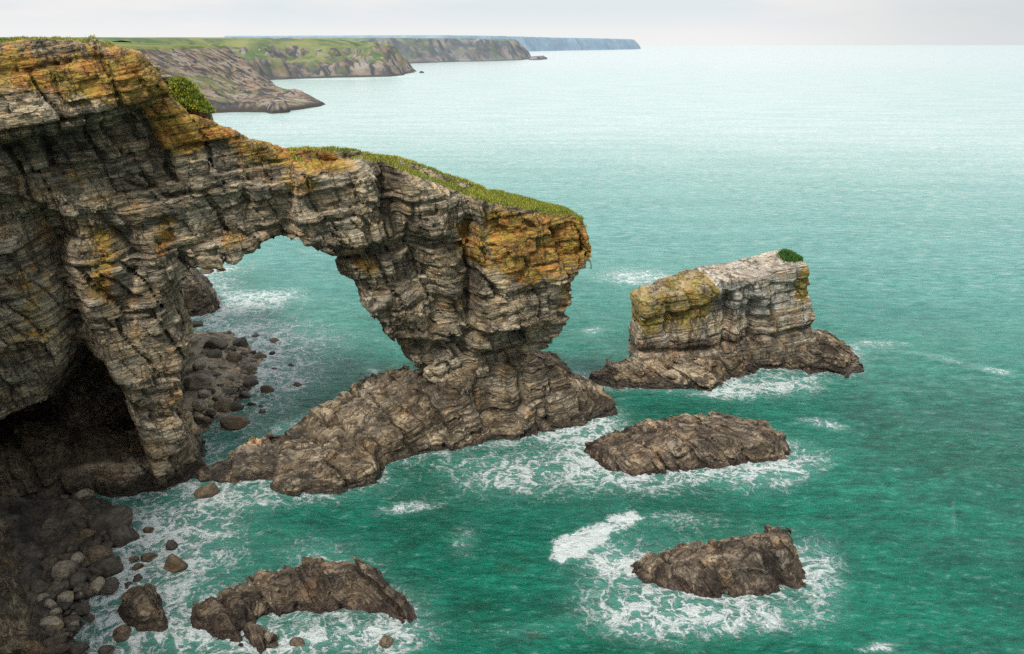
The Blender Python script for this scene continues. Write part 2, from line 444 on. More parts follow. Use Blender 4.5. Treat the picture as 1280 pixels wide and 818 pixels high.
# ================================================================== THE ARCH WALL
FR = Frame(-29.0, 66.0, 19.3)
def uz(L, w=0): return [FR.px(x, y, w) for x, y in L]
outer = [(-160, 40), (-60, 44), (0, 50), (60, 50), (120, 53), (155, 58), (180, 74), (200, 96), (218, 126), (240, 142), (262, 148), (285, 160),
         (310, 173), (340, 179), (365, 184), (400, 181), (430, 182), (465, 187), (500, 197), (540, 211), (580, 225), (612, 236),
         (650, 247), (688, 255), (704, 260), (716, 268), (722, 279), (722, 300), (716, 330), (711, 360), (702, 380), (700, 390),
         (700, 412), (692, 428), (672, 440), (665, 452), (672, 475), (640, 500), (560, 500), (545, 482), (530, 465), (512, 452), (503, 441), (488, 425), (476, 402), (463, 377), (447, 352),
         (430, 338), (428, 324), (410, 316), (395, 306), (372, 296), (350, 301), (320, 311), (290, 323), (262, 331), (240, 338),
         (214, 347), (212, 370), (214, 400), (226, 425), (222, 460), (220, 490), (224, 520), (236, 560), (250, 590), (262, 625), (262, 720), (-160, 860)]
OP = uz(outer)
def dens_grid():
    h = .205
    u0, u1, z0, z1 = -33.0, 47.0, -2.5, 42.0
    w0, w1 = -7.0, 40.0
    nu = int((u1 - u0) / h); nz = int((z1 - z0) / h); nw = int((w1 - w0) / h)
    us = u0 + np.arange(nu) * h; zs = z0 + np.arange(nz) * h; ws = w0 + np.arange(nw) * h
    UU, ZZ = np.meshgrid(us, zs, indexing='ij')
    s2 = poly_sdf(OP, UU, ZZ)
    fr = np.zeros_like(UU)                 # front surface offset (w), + = recessed
    def bulge(L, off, soft=.6):
        nonlocal fr
        d = poly_sdf(uz(L), UU + fbm(UU, ZZ, 0 * UU, 5, 2, 71) * .5, ZZ + fbm(UU, ZZ, 0 * UU, 5, 2, 72) * .4)
        fr += off * (1 - sstep(-soft, soft, d))
    def groove(L, wid, off):
        nonlocal fr
        d = line_dist(uz(L), UU + fbm(UU, ZZ, 0 * UU, 3, 3, 73) * .9, ZZ)
        fr += off * np.exp(-(d / wid) ** 2)
    # upper shelf of the cliff, overhanging
    bulge([(-200, 20), (150, 40), (215, 110), (190, 128), (176, 134), (172, 139), (90, 158), (0, 174), (-200, 200)], -2.8, .35)
    bulge([(-200, 20), (150, 30), (240, 130), (330, 170), (400, 215), (350, 229), (255, 252), (158, 283), (60, 262), (0, 245), (-200, 250)], -.9, .5)
    bulge([(-200, 250), (0, 245), (60, 262), (100, 300), (60, 330), (20, 300), (0, 285), (-200, 290)], 1.0, .6)
    # span: overhang line above pillar
    bulge([(372, 200), (480, 200), (560, 235), (545, 300), (508, 301), (470, 310), (432, 322), (400, 312), (365, 300)], -1.3, .4)
    bulge([(500, 220), (600, 245), (590, 300), (575, 390), (540, 330), (505, 290)], -.9, .5)
    bulge([(588, 240), (760, 260), (740, 380), (700, 396), (640, 400), (592, 410), (586, 350)], -2.0, .45)
    bulge([(592, 400), (700, 396), (700, 440), (660, 470), (600, 480), (590, 440)], -.9, .5)
    groove([(583, 275), (588, 330), (592, 400), (588, 440)], .6, 1.4)
    groove([(470, 200), (485, 245), (505, 285), (530, 345), (560, 400)], 1.1, 1.8)
    groove([(432, 322), (470, 312), (508, 303), (540, 300)], .6, 1.2)
    groove([(500, 340), (530, 390), (560, 440)], .9, 1.2)
    groove([(440, 345), (480, 385), (520, 440)], .8, .9)
    groove([(355, 262), (372, 285), (378, 300)], .7, 1.0)
    groove([(280, 215), (300, 245), (325, 290)], .5, .7)
    groove([(222, 325), (226, 350), (224, 400)], .7, 1.4)
    groove([(150, 140), (180, 190), (205, 215)], .8, .8)
    groove([(62, 285), (72, 320), (84, 385), (92, 430)], 1.2, 2.6)
    groove([(150, 290), (165, 350), (170, 400)], .8, .8)
    bulge([(95, 300), (200, 280), (225, 420), (240, 560), (180, 610), (150, 500), (110, 440)], -.8, .9)
    bulge([(-200, 300), (30, 300), (60, 400), (80, 470), (30, 520), (-200, 520)], -.6, 1.2)
    # cave at the foot
    bulge([(-200, 575), (-20, 560), (20, 530), (60, 516), (92, 452), (120, 462), (138, 490), (156, 540), (172, 588), (165, 640), (-20, 720), (-200, 800)], 8.5, 1.5)
    bulge([(-200, 560), (30, 550), (70, 530), (95, 500), (130, 520), (165, 600), (100, 650), (-200, 780)], 5, 2.0)
    bulge([(45, 560), (85, 545), (112, 590), (120, 640), (50, 640)], -5, 1.5)
    bulge([(500, 425), (600, 440), (700, 418), (720, 470), (640, 500), (500, 500)], 1.7, .5)
    # overall lean: foot of leg spreads forward
    fr += -1.6 * sstep(9, 0, ZZ) * sstep(3, -4, UU)
    # back surface
    bk = 7.2 + 0 * UU
    bk -= 1.5 * sstep(0, 8, UU) * sstep(18, 12, UU)
    # pillar narrows to its foot
    pil = sstep(10, 16, UU)
    bk -= pil * 2.0 * sstep(16, 7, ZZ)
    cliff = sstep(-1.0, -7.0, UU + fbm(UU, ZZ, 0 * UU, 6, 3, 90) * 1.5)
    # 3d assemble
    f = np.empty((nu, nw, nz), np.float32)
    Wg = ws[None, :, None]
    ins = s2[:, None, :]
    front = fr[:, None, :] - Wg            # negative inside
    back_arch = Wg - bk[:, None, :]
    # top of the span falls gently to the back and is rounded
    a = np.maximum(ins, 0)
    k = 1.3
    def smax(p, q, k):
        hh = np.clip(.5 + .5 * (p - q) / k, 0, 1); return q * (1 - hh) + p * hh + k * hh * (1 - hh)
    skyz_ = np.interp(us, *zip(*sorted([FR.px(x, y) for x, y in outer[:26]])))
    topp = zs[None, None, :] - (skyz_[:, None, None] + .20 - .36 * np.maximum(Wg, -1) - .02 * np.maximum(Wg, 0) ** 2)
    wall = smax(smax(smax(ins, front, .9), back_arch, 1.6), topp, .5)
    # cliff body behind: bounded to the right by a rear wall running back from the leg
    redge = -3.0 + .9 * np.sin(ws / 5.0) + .0 * ws
    R = (us[:, None] - redge[None, :])[:, :, None]
    # plateau height: back of the cliff slopes with the skyline
    sky = np.interp(us, *zip(*sorted([FR.px(x, y) for x, y in outer[:10]] )))
    top = (zs[None, None, :] - (sky[:, None, None] - .03 * Wg - .5 * np.maximum(us[:, None, None] + 19, 0) ** .5 * np.maximum(Wg, 0) * .12))
    body = smax(smax(smax(front, R, 1.0), top, .8), Wg - 38.0, 1)
    f[:] = np.minimum(wall, np.where(cliff[:, None, :] > -1, body, 1e3))
    return f, (u0, w0, z0), h
f, org, h = dens_grid()
# evaluate in world space: rotate points inside build step
def build_rock_frame(f, org, h, frame, amp=1.0, band=2.6, sub=1, ampf=None, fineamp=1.0):
    I = np.nonzero(np.abs(f) < band)
    u = org[0] + I[0] * h; w = org[1] + I[1] * h; z = org[2] + I[2] * h
    x, y = frame.world(u, w)
    d, _ = displacement(x, y, z, amp)
    if ampf is not None: d = d * ampf(u, w, z)
    f = f.astype(np.float32); f[I] -= d.astype(np.float32)
    f[0], f[-1], f[:, 0], f[:, -1], f[:, :, 0], f[:, :, -1] = 1, 1, 1, 1, 1, 1
    V, Q = surface_nets(f)
    V = V * h + np.array(org)
    x, y = frame.world(V[:, 0], V[:, 1]); V = np.stack([x, y, V[:, 2]], 1)
    V, Q = largest_component(V, Q)
    for _ in range(sub): V, Q = subdivide(V, Q)
    N = vnormals(V, Q)
    d, cr = displacement(V[:, 0], V[:, 1], V[:, 2], 1.0, True)
    V = V + N * (d * fineamp)[:, None]
    return V, Q, vnormals(V, Q), cr
def wall_amp(u, w, z):
    return np.where(w > 12, .8, 1.0) * (1 - .35 * sstep(34, 38, z)) * (1 - .75 * sstep(0, 3, u) * sstep(-2.2, -.6, z - np.interp(u, *zip(*sorted([FR.px(x, y) for x, y in outer[:26]])))))
V, Q, N, cr = build_rock_frame(f, org, h, FR, 1.0, ampf=wall_amp)
del f
fc = V[Q].mean(1)
# sanity: normals outward
if np.mean(np.einsum('ij,ij->i', N, V - V.mean(0))) < 0: Q = Q[:, ::-1].copy(); N = -N
uu, ww = FR.local(V[:, 0], V[:, 1]); zz = V[:, 2]
def region_attr(L, u, z, soft, w=0):
    return 1 - sstep(-soft, soft, poly_sdf(uz(L, w), u, z))
front = sstep(7, 4, ww)
LQ = [([(-50, 60), (175, 60), (215, 110), (172, 135), (60, 120), (0, 105), (-50, 100)], 1.1, 2), ([(165, 60), (215, 90), (262, 140), (320, 172), (300, 186), (240, 165), (190, 135)], 1.05, .8), ([(60, 75), (175, 100), (172, 135), (110, 145)], .75, 1.5),
      ([(180, 130), (250, 130), (300, 160), (262, 185), (215, 195), (188, 170)], 1.15, 1.0), ([(275, 165), (420, 180), (440, 215), (340, 215), (290, 190)], .85, 1.2),
      ([(345, 215), (400, 210), (392, 245), (360, 240)], .8, .8), ([(590, 255), (738, 260), (735, 320), (690, 340), (640, 350), (600, 330)], 1.0, 1.3),
      ([(560, 280), (600, 270), (610, 330), (575, 330)], .8, .8), ([(560, 285), (590, 350), (590, 400), (570, 385)], .6, .8), ([(680, 330), (725, 320), (710, 380), (690, 385)], .65, 1),
      ([(440, 320), (480, 330), (470, 345), (445, 338)], .8, .6), ([(100, 270), (150, 280), (145, 380), (110, 370)], .85, 1.5), ([(190, 270), (222, 262), (215, 320), (195, 325)], .8, 1),
      ([(20, 300), (60, 310), (75, 440), (40, 460), (10, 400)], .62, 2), ([(150, 340), (190, 380), (185, 460), (150, 440)], .45, 2), ([(0, 200), (60, 190), (220, 230), (160, 270), (0, 240)], .4, 2),
      ([(255, 320), (280, 295), (320, 290), (310, 310)], .6, .8)]
lich = np.zeros(len(V))
for L, a, s in LQ: lich = np.maximum(lich, a * region_attr(L, uu, zz, s) * front)
lich = np.clip(lich + .12 * (zz > 4) + .25 * sstep(.5, .8, N[:, 2]) * (zz > 8), 0, 1.2)
# shade painted under overhangs, in the cave and along grooves
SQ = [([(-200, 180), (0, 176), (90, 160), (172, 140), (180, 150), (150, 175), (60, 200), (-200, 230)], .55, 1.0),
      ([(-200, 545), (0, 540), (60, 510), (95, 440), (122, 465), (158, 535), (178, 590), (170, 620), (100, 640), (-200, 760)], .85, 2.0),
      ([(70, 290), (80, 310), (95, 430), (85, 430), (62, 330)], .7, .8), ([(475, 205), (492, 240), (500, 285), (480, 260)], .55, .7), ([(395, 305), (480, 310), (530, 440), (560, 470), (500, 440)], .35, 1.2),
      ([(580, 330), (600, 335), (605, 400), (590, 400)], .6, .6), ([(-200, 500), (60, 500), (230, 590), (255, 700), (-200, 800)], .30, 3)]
seep_shade = np.zeros(len(V))
for L, a, s in SQ: seep_shade = np.maximum(seep_shade, a * region_attr(L, uu, zz, s))
seep_shade = np.clip(seep_shade * .8 + .35 * sstep(-.35, -.8, N[:, 2]) + .28 * sstep(.45, .6, .5 + .5 * fbm(uu * 2.2, ww, zz * .55, 3.0, 4, 95)), 0, 1)  # downward faces get painted shade, noise adds random dark seeps
# turf on the tops
nz = N[:, 2]
skyz = np.interp(uu, *zip(*sorted([FR.px(x, y) for x, y in outer[:26]])))
neartop = sstep(-1.6, -.6, zz - skyz)
turf = neartop * sstep(.55, .85, nz)
turf += region_attr([(540, 215), (700, 250), (705, 262), (640, 262), (610, 275), (560, 235)], uu, zz, .8) * .3 * sstep(.1, .5, nz)
turf *= sstep(-3, 1, ww + 1.5 + (uu > 2) * .5)
turf *= np.maximum(sstep(FR.px(350, 190)[0], FR.px(375, 190)[0], uu), sstep(FR.px(165, 60)[0], FR.px(120, 60)[0], uu)) * .92 + .08
turf = np.clip(turf, 0, 1)
cavb = cr * (1 - .7 * sstep(.4, .8, nz))
AT = dict(lich=lich, cav=cavb, seep_shade=seep_shade, pale=np.full(len(V), .12), turf=turf, blk=BLK[0])
uf = uu[Q].mean(1); zf = zz[Q].mean(1); wf_ = ww[Q].mean(1); tf = turf[Q].mean(1)
SPLIT = 1.0
vis = ~((wf_ > 34) & False)
arch_face = (uf > SPLIT)
lineA = uz([(428, 322), (508, 301), (590, 300), (640, 240)])
zline = np.interp(uf, [p[0] for p in lineA], [p[1] for p in lineA], left=-99)
pillar = arch_face & (uf > lineA[0][0]) & ((zf < zline) | (uf > lineA[-2][0] + 4))
span = arch_face & ~pillar
istf = tf > .62
ARCH = empty('natural_arch', (FR.world(18, 3)[0], FR.world(18, 3)[1], 0))
tag(ARCH, 'huge limestone arch with grassy top spanning from the cliff to a pillar in the sea', 'rock arch')
CLIFF = empty('sea_cliff', (FR.world(-15, 5)[0], FR.world(-15, 5)[1], 0))
tag(CLIFF, 'tall layered cliff on the left with orange lichen, and a dark cave at its foot', 'cliff')
def part(name, mask, par, loc, mat=M_arch):
    v, q, a = submesh(V, Q, mask, AT)
    o = make_mesh(name, v, q, mat, None, a)
    o.parent = par; o.matrix_parent_inverse.identity(); o.location = (-par.location[0], -par.location[1], 0)
    return o
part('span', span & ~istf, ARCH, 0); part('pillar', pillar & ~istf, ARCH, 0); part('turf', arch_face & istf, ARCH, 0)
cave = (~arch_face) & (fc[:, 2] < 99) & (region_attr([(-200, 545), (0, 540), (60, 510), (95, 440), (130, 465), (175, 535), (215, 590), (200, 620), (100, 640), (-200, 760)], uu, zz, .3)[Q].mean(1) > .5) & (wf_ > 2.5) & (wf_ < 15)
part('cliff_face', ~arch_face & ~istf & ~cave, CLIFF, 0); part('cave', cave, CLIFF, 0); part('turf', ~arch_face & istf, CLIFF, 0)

# grass blades on the turf
def grass(name, pts, nrm, par, mat, hgt=.35, per=5, wid=.05, spread=.25, tone=None, kind='stuff'):
    n = len(pts) * per
    P = np.repeat(pts, per, 0) + RNG.normal(0, spread, (n, 3)) * np.array([1, 1, .25])
    a = RNG.rand(n) * 2 * PI; hh = hgt * (.5 + RNG.rand(n)); t = RNG.normal(0, .45, (n, 2)) * hh[:, None]
    dx = np.cos(a) * wid * (.6 + RNG.rand(n)); dy = np.sin(a) * wid
    z0 = np.zeros(n)
    A = P + np.stack([dx, dy, z0 - .08], 1); B = P - np.stack([dx, dy, z0 + .08], 1)
    T = P + np.stack([t[:, 0], t[:, 1], hh], 1)
    Vv = np.stack([A, B, T], 1).reshape(-1, 3); Fq = np.arange(n * 3).reshape(n, 3)
    tn = np.repeat(np.clip((RNG.rand(n) if tone is None else tone(n)), 0, 1), 3)
    o = make_mesh(name, Vv, Fq, mat, None, dict(tone=tn))
    if par is not None: o.parent = par; o.location = (-par.location[0], -par.location[1], 0)
    if kind: tag(o, kind=kind)
    return o
for par, msk in ((ARCH, arch_face & (tf > .5)), (CLIFF, ~arch_face & (tf > .5) & (wf_ < 22))):
    idx = np.nonzero(msk)[0]
    idx = RNG.choice(idx, min(len(idx), 14000), replace=False)
    tt = fbm(fc[idx, 0], fc[idx, 1], fc[idx, 2], 2.5, 3, 13)
    grass('grass', fc[idx], None, par, M_grass, .13, 3, .045, .12, tone=lambda n, tt=tt: np.repeat(.45 + .55 * tt, 3) + RNG.normal(0, .18, n))
del V, Q, N, AT

# ================================================================== height-field rocks (ledge, islets, beaches)
ROCKPOLYS = []
def height_rock(name, water, tops, k=1.8, h=.2, amp=.7, mat=M_islet, z0=-1.5, sub=1, foam=True, fineamp=1.0, zcap=None, split=None, lichen=0, bandv=1.6, dark=0):
    WL = [sea(*p) for p in water]
    if foam: ROCKPOLYS.append(WL)
    C = [sea(px, py, z) + (z,) for px, py, z in tops]
    W = np.array(WL); x0, y0 = W.min(0) - 2.5; x1, y1 = W.max(0) + 2.5
    C_ = np.array(C); z1 = C_[:, 2].max() + 2.0
    nx = int((x1 - x0) / h); ny = int((y1 - y0) / h); nz = int((z1 - z0) / h)
    X, Y = np.meshgrid(x0 + np.arange(nx) * h, y0 + np.arange(ny) * h, indexing='ij')
    wob = fbm(X, Y, 0 * X, 2.5, 3, 33) * .5
    d = -poly_sdf(WL, X, Y) + wob
    Hh = rbf(C, X, Y)
    kk = k * (1 + .35 * fbm(X, Y, 0 * X + 5, 3.0, 3, 34))
    edge = np.where(d > 0, kk * d, d * 1.6)
    q = .6; t = np.clip(.5 + .5 * (edge - Hh) / q, 0, 1)
    Hh = edge * (1 - t) + Hh * t - q * t * (1 - t)
    gx, gy = np.gradient(Hh, h); g = np.sqrt(1 + gx ** 2 + gy ** 2)
    zs = z0 + np.arange(nz) * h
    f = (zs[None, None, :] - Hh[:, :, None]) / g[:, :, None]
    f[:, :, 0] = 1
    V, Q, N, cr = build_rock(f, (x0, y0, z0), h, amp, bandv, sub, fineamp)
    if N[:, 2].sum() < 0: Q = Q[:, ::-1].copy(); N = -N
    a = dict(lich=np.full(len(V), lichen), cav=cr * (1 - .45 * sstep(.5, .9, N[:, 2])), seep_shade=dark + .25 * sstep(0, -.6, N[:, 2]) + .5 * sstep(.5, .62, .5 + .5 * fbm(V[:, 0], V[:, 1], V[:, 2], 1.8, 4, 96)), pale=np.full(len(V), .1), turf=np.zeros(len(V)))  # painted shade on undersides and from dark, plus random dark patches
    if split: return V, Q, N, a
    loc = (float(W[:, 0].mean()), float(W[:, 1].mean()), 0)
    return make_mesh(name, V, Q, mat, None, a, loc=loc)

# the ledge carrying the pillar
Lw = [(248, 598), (262, 590), (300, 572), (345, 552), (400, 524), (440, 510), (540, 500), (640, 482), (700, 470), (716, 482), (722, 492), (748, 500), (768, 512), (772, 520),
      (735, 530), (700, 537), (655, 548), (610, 552), (585, 560), (560, 566), (520, 572), (478, 582), (474, 602), (420, 614), (370, 617), (335, 612), (345, 600), (315, 602), (270, 604)]
Lt = [(262, 592, .4), (300, 577, .6), (345, 558, .8), (395, 532, 1.1), (408, 512, 2.2), (450, 492, 3.2), (515, 470, 4.9), (480, 500, 3.7), (560, 482, 5.8), (600, 473, 6.3), (660, 456, 7.3), (700, 445, 8.2), (707, 458, 7.6),
      (712, 470, 6.0), (640, 490, 5.4), (560, 505, 4.4), (480, 530, 2.6), (420, 560, 1.6), (360, 590, .8), (440, 568, 1.9), (468, 575, 1.6), (400, 600, .9), (540, 540, 2.9), (560, 535, 3.2), (640, 520, 3.6),
      (700, 500, 4.5), (730, 500, 2.2), (755, 512, 1.2), (700, 520, 2.4), (620, 540, 1.8)]
set_dip(.40, 1.0)
V, Q, N, a = height_rock('ledge', Lw, Lt, k=2.4, h=.19, amp=.62, split=True, bandv=2.0)
o = make_mesh('ledge', V, Q, M_ledge, None, a); o.parent = ARCH; o.location = (-ARCH.location[0], -ARCH.location[1], 0)

set_dip(.95, .75)
# middle islet
tag(height_rock('rock_islet', [(727, 560), (738, 573), (760, 584), (800, 592), (840, 589), (885, 586), (930, 582), (970, 573), (990, 561), (975, 552), (950, 540), (900, 536), (850, 538), (800, 545), (760, 550)],
    [(735, 555, .6), (750, 543, 1.3), (800, 543, 1.5), (860, 531, 2.2), (905, 528, 2.4), (945, 536, 2.1), (962, 550, 1.2), (850, 552, 2.0), (800, 560, 1.7), (900, 550, 2.6), (860, 575, 1.2), (930, 560, 1.8), (770, 570, 1.0)], k=2.2, h=.14, amp=.62, mat=M_islet),
    'low brown layered rock islet below the tall stack, white surf at its right end', 'rock islet', 'bare rock islets off the arch')
tag(height_rock('rock_islet', [(786, 706), (795, 718), (818, 733), (850, 744), (895, 753), (930, 747), (970, 742), (1000, 730), (1003, 708), (996, 690), (970, 684), (900, 690), (850, 693), (810, 697)],
    [(795, 700, .5), (830, 688, 1.2), (880, 681, 1.6), (930, 675, 2.0), (972, 670, 2.6), (985, 680, 2.4), (950, 690, 2.5), (900, 700, 2.0), (850, 708, 1.6), (820, 712, .9), (930, 720, 1.8), (880, 725, 1.4), (985, 710, 1.8)], k=2.2, h=.13, amp=.62, mat=M_islet),
    'lowest brown knobbly rock islet, ringed by lacy foam, below the solid white foam patch', 'rock islet', 'bare rock islets off the arch')
tag(height_rock('rock_islet', [(243, 770), (246, 785), (270, 795), (295, 800), (330, 812), (345, 800), (325, 785), (335, 775), (370, 768), (400, 772), (450, 766), (480, 768), (505, 782), (522, 768), (515, 752), (490, 742),
    (450, 722), (420, 722), (380, 722), (330, 735), (290, 745)],
    [(255, 765, .9), (280, 748, 1.5), (310, 745, 1.4), (300, 765, 1.8), (340, 718, 1.8), (362, 708, 2.3), (400, 716, 2.0), (440, 712, 2.4), (470, 725, 2.1), (495, 748, 1.4), (430, 740, 1.8), (380, 740, 1.7), (340, 750, 1.5), (450, 755, 1.0), (510, 765, .9), (310, 795, .8)], k=2.4, h=.13, amp=.7, mat=M_islet),
    'craggy reef near the bottom edge, tan top and black wet edges, surf in front', 'rock islet', 'bare rock islets off the arch')
set_dip(BW)
# foreground cliff foot bottom-left, its colour darkened as painted shade
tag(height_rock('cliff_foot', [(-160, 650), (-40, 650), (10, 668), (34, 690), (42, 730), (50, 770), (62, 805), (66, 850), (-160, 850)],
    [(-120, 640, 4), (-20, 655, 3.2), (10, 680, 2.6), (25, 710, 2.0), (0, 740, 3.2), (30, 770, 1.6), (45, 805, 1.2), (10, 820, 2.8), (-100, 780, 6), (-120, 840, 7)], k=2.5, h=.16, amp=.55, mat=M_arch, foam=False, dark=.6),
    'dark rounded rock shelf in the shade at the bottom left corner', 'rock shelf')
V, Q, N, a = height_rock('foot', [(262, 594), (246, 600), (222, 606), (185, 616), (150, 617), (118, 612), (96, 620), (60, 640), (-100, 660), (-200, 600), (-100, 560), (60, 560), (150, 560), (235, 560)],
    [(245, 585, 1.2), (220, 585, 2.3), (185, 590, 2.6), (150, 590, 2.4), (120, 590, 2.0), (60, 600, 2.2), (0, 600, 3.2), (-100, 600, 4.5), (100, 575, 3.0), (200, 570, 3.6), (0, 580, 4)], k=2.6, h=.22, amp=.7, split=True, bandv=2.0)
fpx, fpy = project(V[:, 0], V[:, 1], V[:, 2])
a['seep_shade'] = np.clip(a['seep_shade'] + .25 + .6 * np.maximum(sstep(130, 90, fpx), sstep(585, 565, fpy)), 0, 1)  # shade of the cave painted onto its side of the foot
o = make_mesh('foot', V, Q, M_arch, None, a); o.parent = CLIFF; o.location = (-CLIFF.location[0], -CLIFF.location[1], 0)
def side_cliff():
    Pp = [(-42, 54), (-39.5, 47), (-39, 36), (-34, 24), (-36, 8), (-31, -20), (-110, -20), (-110, 58), (-62, 57)]
    x0, x1, y0, y1 = -66, -27, -22, 60; h = .6
    xs_ = np.arange(x0, x1, h); ys_ = np.arange(y0, y1, h); zs_ = np.arange(-2, 42, h)
    X, Y = np.meshgrid(xs_, ys_, indexing='ij'); d = poly_sdf(Pp, X, Y)
    f = np.maximum(d[:, :, None] + .03 * (zs_[None, None, :] - 10), zs_[None, None, :] - 38.0 + 0 * d[:, :, None])
    V, Q, N, cr = build_rock(f.astype(np.float32), (x0, y0, -2), h, 1.0, 2.8, 1)
    if N[:, 2].sum() < 0 and False: pass
    zr = np.zeros(len(V)); o = make_mesh('side_wall', V, Q, M_arch, None, dict(lich=zr + .3, cav=cr, seep_shade=zr + .95, pale=zr, turf=sstep(.6, .8, N[:, 2]) * sstep(36, 37, V[:, 2])))  # whole wall colour darkened to stand for shade
    o.parent = CLIFF; o.location = (-CLIFF.location[0], -CLIFF.location[1], 0)
side_cliff()
# the stub of cliff seen behind the leg through the opening
tag(height_rock('rock_buttress', [(200, 392), (236, 397), (268, 392), (277, 385), (268, 372), (255, 365), (200, 360)],
    [(225, 345, 5.5), (240, 346, 5.2), (255, 352, 4.2), (268, 366, 2.4), (245, 375, 3.0), (210, 340, 6)], k=3.5, h=.25, amp=.6, mat=M_islet, sub=1),
    'dark squat rock buttress in the surf at the left edge of the arch opening', 'rock buttress')
tag(height_rock('beach', [(222, 418), (285, 415), (312, 425), (325, 450), (330, 475), (310, 495), (290, 520), (262, 535), (235, 545), (215, 545)],
    [(225, 420, 1.3), (260, 430, 1.2), (230, 480, 1.5), (235, 530, .9), (290, 440, .5), (305, 465, .3), (280, 490, .35), (262, 515, .3)], k=.35, h=.3, amp=.3, mat=M_boulder, sub=0, bandv=.8),
    kind='structure')
tag(height_rock('beach', [(-160, 600), (60, 600), (120, 625), (150, 640), (140, 668), (120, 690), (150, 720), (118, 752), (105, 775), (100, 800), (90, 850), (-160, 850)],
    [(-100, 600, 2.2), (40, 620, 1.7), (90, 640, 1.0), (130, 650, .5), (100, 690, .5), (60, 700, .9), (40, 760, .8), (100, 740, .3), (60, 820, .5), (-60, 700, 2.2)], k=.35, h=.25, amp=.2, mat=M_boulder_d, sub=0, bandv=.8),
    kind='structure')

# ================================================================== the sea stack
FS = Frame(8.6 + 5, 89.0, 6.0)
FS = Frame(sea(790, 478)[0], sea(790, 478)[1] + 1.2, 9.0)
def suz(L): return [FS.px(x, y) for x, y in L]
so = [(803, 379), (816, 373), (850, 364), (892, 355), (897, 350), (940, 345), (985, 336), (1006, 330), (1011, 350), (1014, 380), (1019, 402), (1022, 430), (1020, 520), (799, 520), (800, 440), (798, 425), (802, 410)]
def stack_grid():
    h = .2; P = suz(so); u = [p[0] for p in P]
    u0, u1 = min(u) - 3, max(u) + 3; z0, z1 = -1.5, 19.0; w0, w1 = -4, 13
    us = np.arange(u0, u1, h); ws = np.arange(w0, w1, h); zs = np.arange(z0, z1, h)
    UU, ZZ = np.meshgrid(us, zs, indexing='ij')
    s2 = poly_sdf(P, UU, ZZ)
    fr = np.zeros_like(UU)
    def bulge(L, off, soft=.5):
        nonlocal fr
        fr += off * (1 - sstep(-soft, soft, poly_sdf(suz(L), UU + .6 * fbm(UU, ZZ, 0 * UU, 3, 3, 75), ZZ + .4 * fbm(UU, ZZ, 0 * UU, 3, 3, 76))))
    bulge([(780, 365), (895, 350), (905, 372), (860, 385), (800, 400), (785, 400)], -.6, .3)
    bulge([(905, 340), (1020, 325), (1020, 345), (990, 352), (950, 350), (905, 368)], -.5, .3)
    bulge([(880, 375), (905, 365), (920, 400), (912, 435), (885, 425)], .9, .6)
    bulge([(925, 385), (960, 380), (965, 420), (930, 430)], 1.0, .7)
    bulge([(935, 350), (960, 350), (965, 395), (945, 400)], -.8, .5)
    for L, wd, of in (([(785, 440), (850, 440), (900, 436), (960, 423), (1020, 408)], .4, .7), ([(908, 370), (915, 400), (912, 440)], .5, 1.0), ([(942, 380), (945, 430)], .5, 1.3), ([(1008, 350), (1012, 400)], .4, .5), ([(835, 385), (838, 430)], .4, .6)):
        fr += of * np.exp(-(line_dist(suz(L), UU + .5 * fbm(UU, ZZ, 0 * UU, 2, 3, 77), ZZ) / wd) ** 2)
    Wg = ws[None, :, None]
    bk = 7.0 - 2.5 * sstep(us.min() + 12, us.min() + 2, us)
    front = fr[:, None, :] - Wg
    def smax(p, q, k):
        hh = np.clip(.5 + .5 * (p - q) / k, 0, 1); return q * (1 - hh) + p * hh + k * hh * (1 - hh)
    f = smax(smax(np.broadcast_to(s2[:, None, :], (len(us), len(ws), len(zs))), front, .5), Wg - bk[:, None, None], .9)
    return f.astype(np.float32), (u0, w0, z0), h
f, org, h = stack_grid()
V, Q, N, cr = build_rock_frame(f, org, h, FS, .33, band=1.6)
if np.mean(np.einsum('ij,ij->i', N, V - V.mean(0))) < 0: Q = Q[:, ::-1].copy(); N = -N
STK = empty('sea_stack', (FS.world(9, 3)[0], FS.world(9, 3)[1], 0))
tag(STK, 'flat topped rock stack with yellow lichen, white droppings and a green tuft, right of arch', 'sea stack')
u, w = FS.local(V[:, 0], V[:, 1]); z = V[:, 2]; nz = N[:, 2]
ra = lambda L, s: 1 - sstep(-s, s, poly_sdf(suz(L), u, z))
lich = np.clip(ra([(790, 365), (895, 345), (905, 375), (880, 390), (795, 408)], .8) * .95 + ra([(800, 400), (900, 380), (880, 410), (800, 425)], .8) * .8 + ra([(940, 345), (1015, 325), (1015, 375), (950, 375)], .8) * .95 + ra([(985, 340), (1012, 340), (1012, 400), (990, 400)], .6) * .5
               + .35 * ra([(900, 380), (960, 380), (940, 420), (890, 410)], 1), 0, 1.1)
topm = sstep(.45, .8, nz) * sstep(6, 8, z)
usplit = FS.px(893, 350)[0]
lich = np.where(topm > .3, np.where(u < usplit, .85, .08), lich)
pale = np.clip(topm * (u > usplit) * .85 + ra([(890, 350), (1000, 330), (1000, 385), (940, 405), (895, 390)], 1.0) * .95 * (topm < .5), 0, 1)
AT = dict(blk=BLK[0], lich=lich, cav=cr * (1 - .6 * sstep(.4, .8, nz)), pale=pale, turf=np.zeros(len(V)),
          seep_shade=np.clip(.6 * ra([(790, 425), (900, 424), (1020, 404), (1020, 416), (960, 433), (880, 440), (790, 445)], .5) + .35 * sstep(.45, .6, .5 + .5 * fbm(u * 2.2, w, z * .55, 2.0, 4, 97)) + .4 * sstep(-.3, -.8, nz), 0, 1))  # shade painted in the base recess and undersides, plus noise seeps
cap = topm[Q].mean(1) > .5
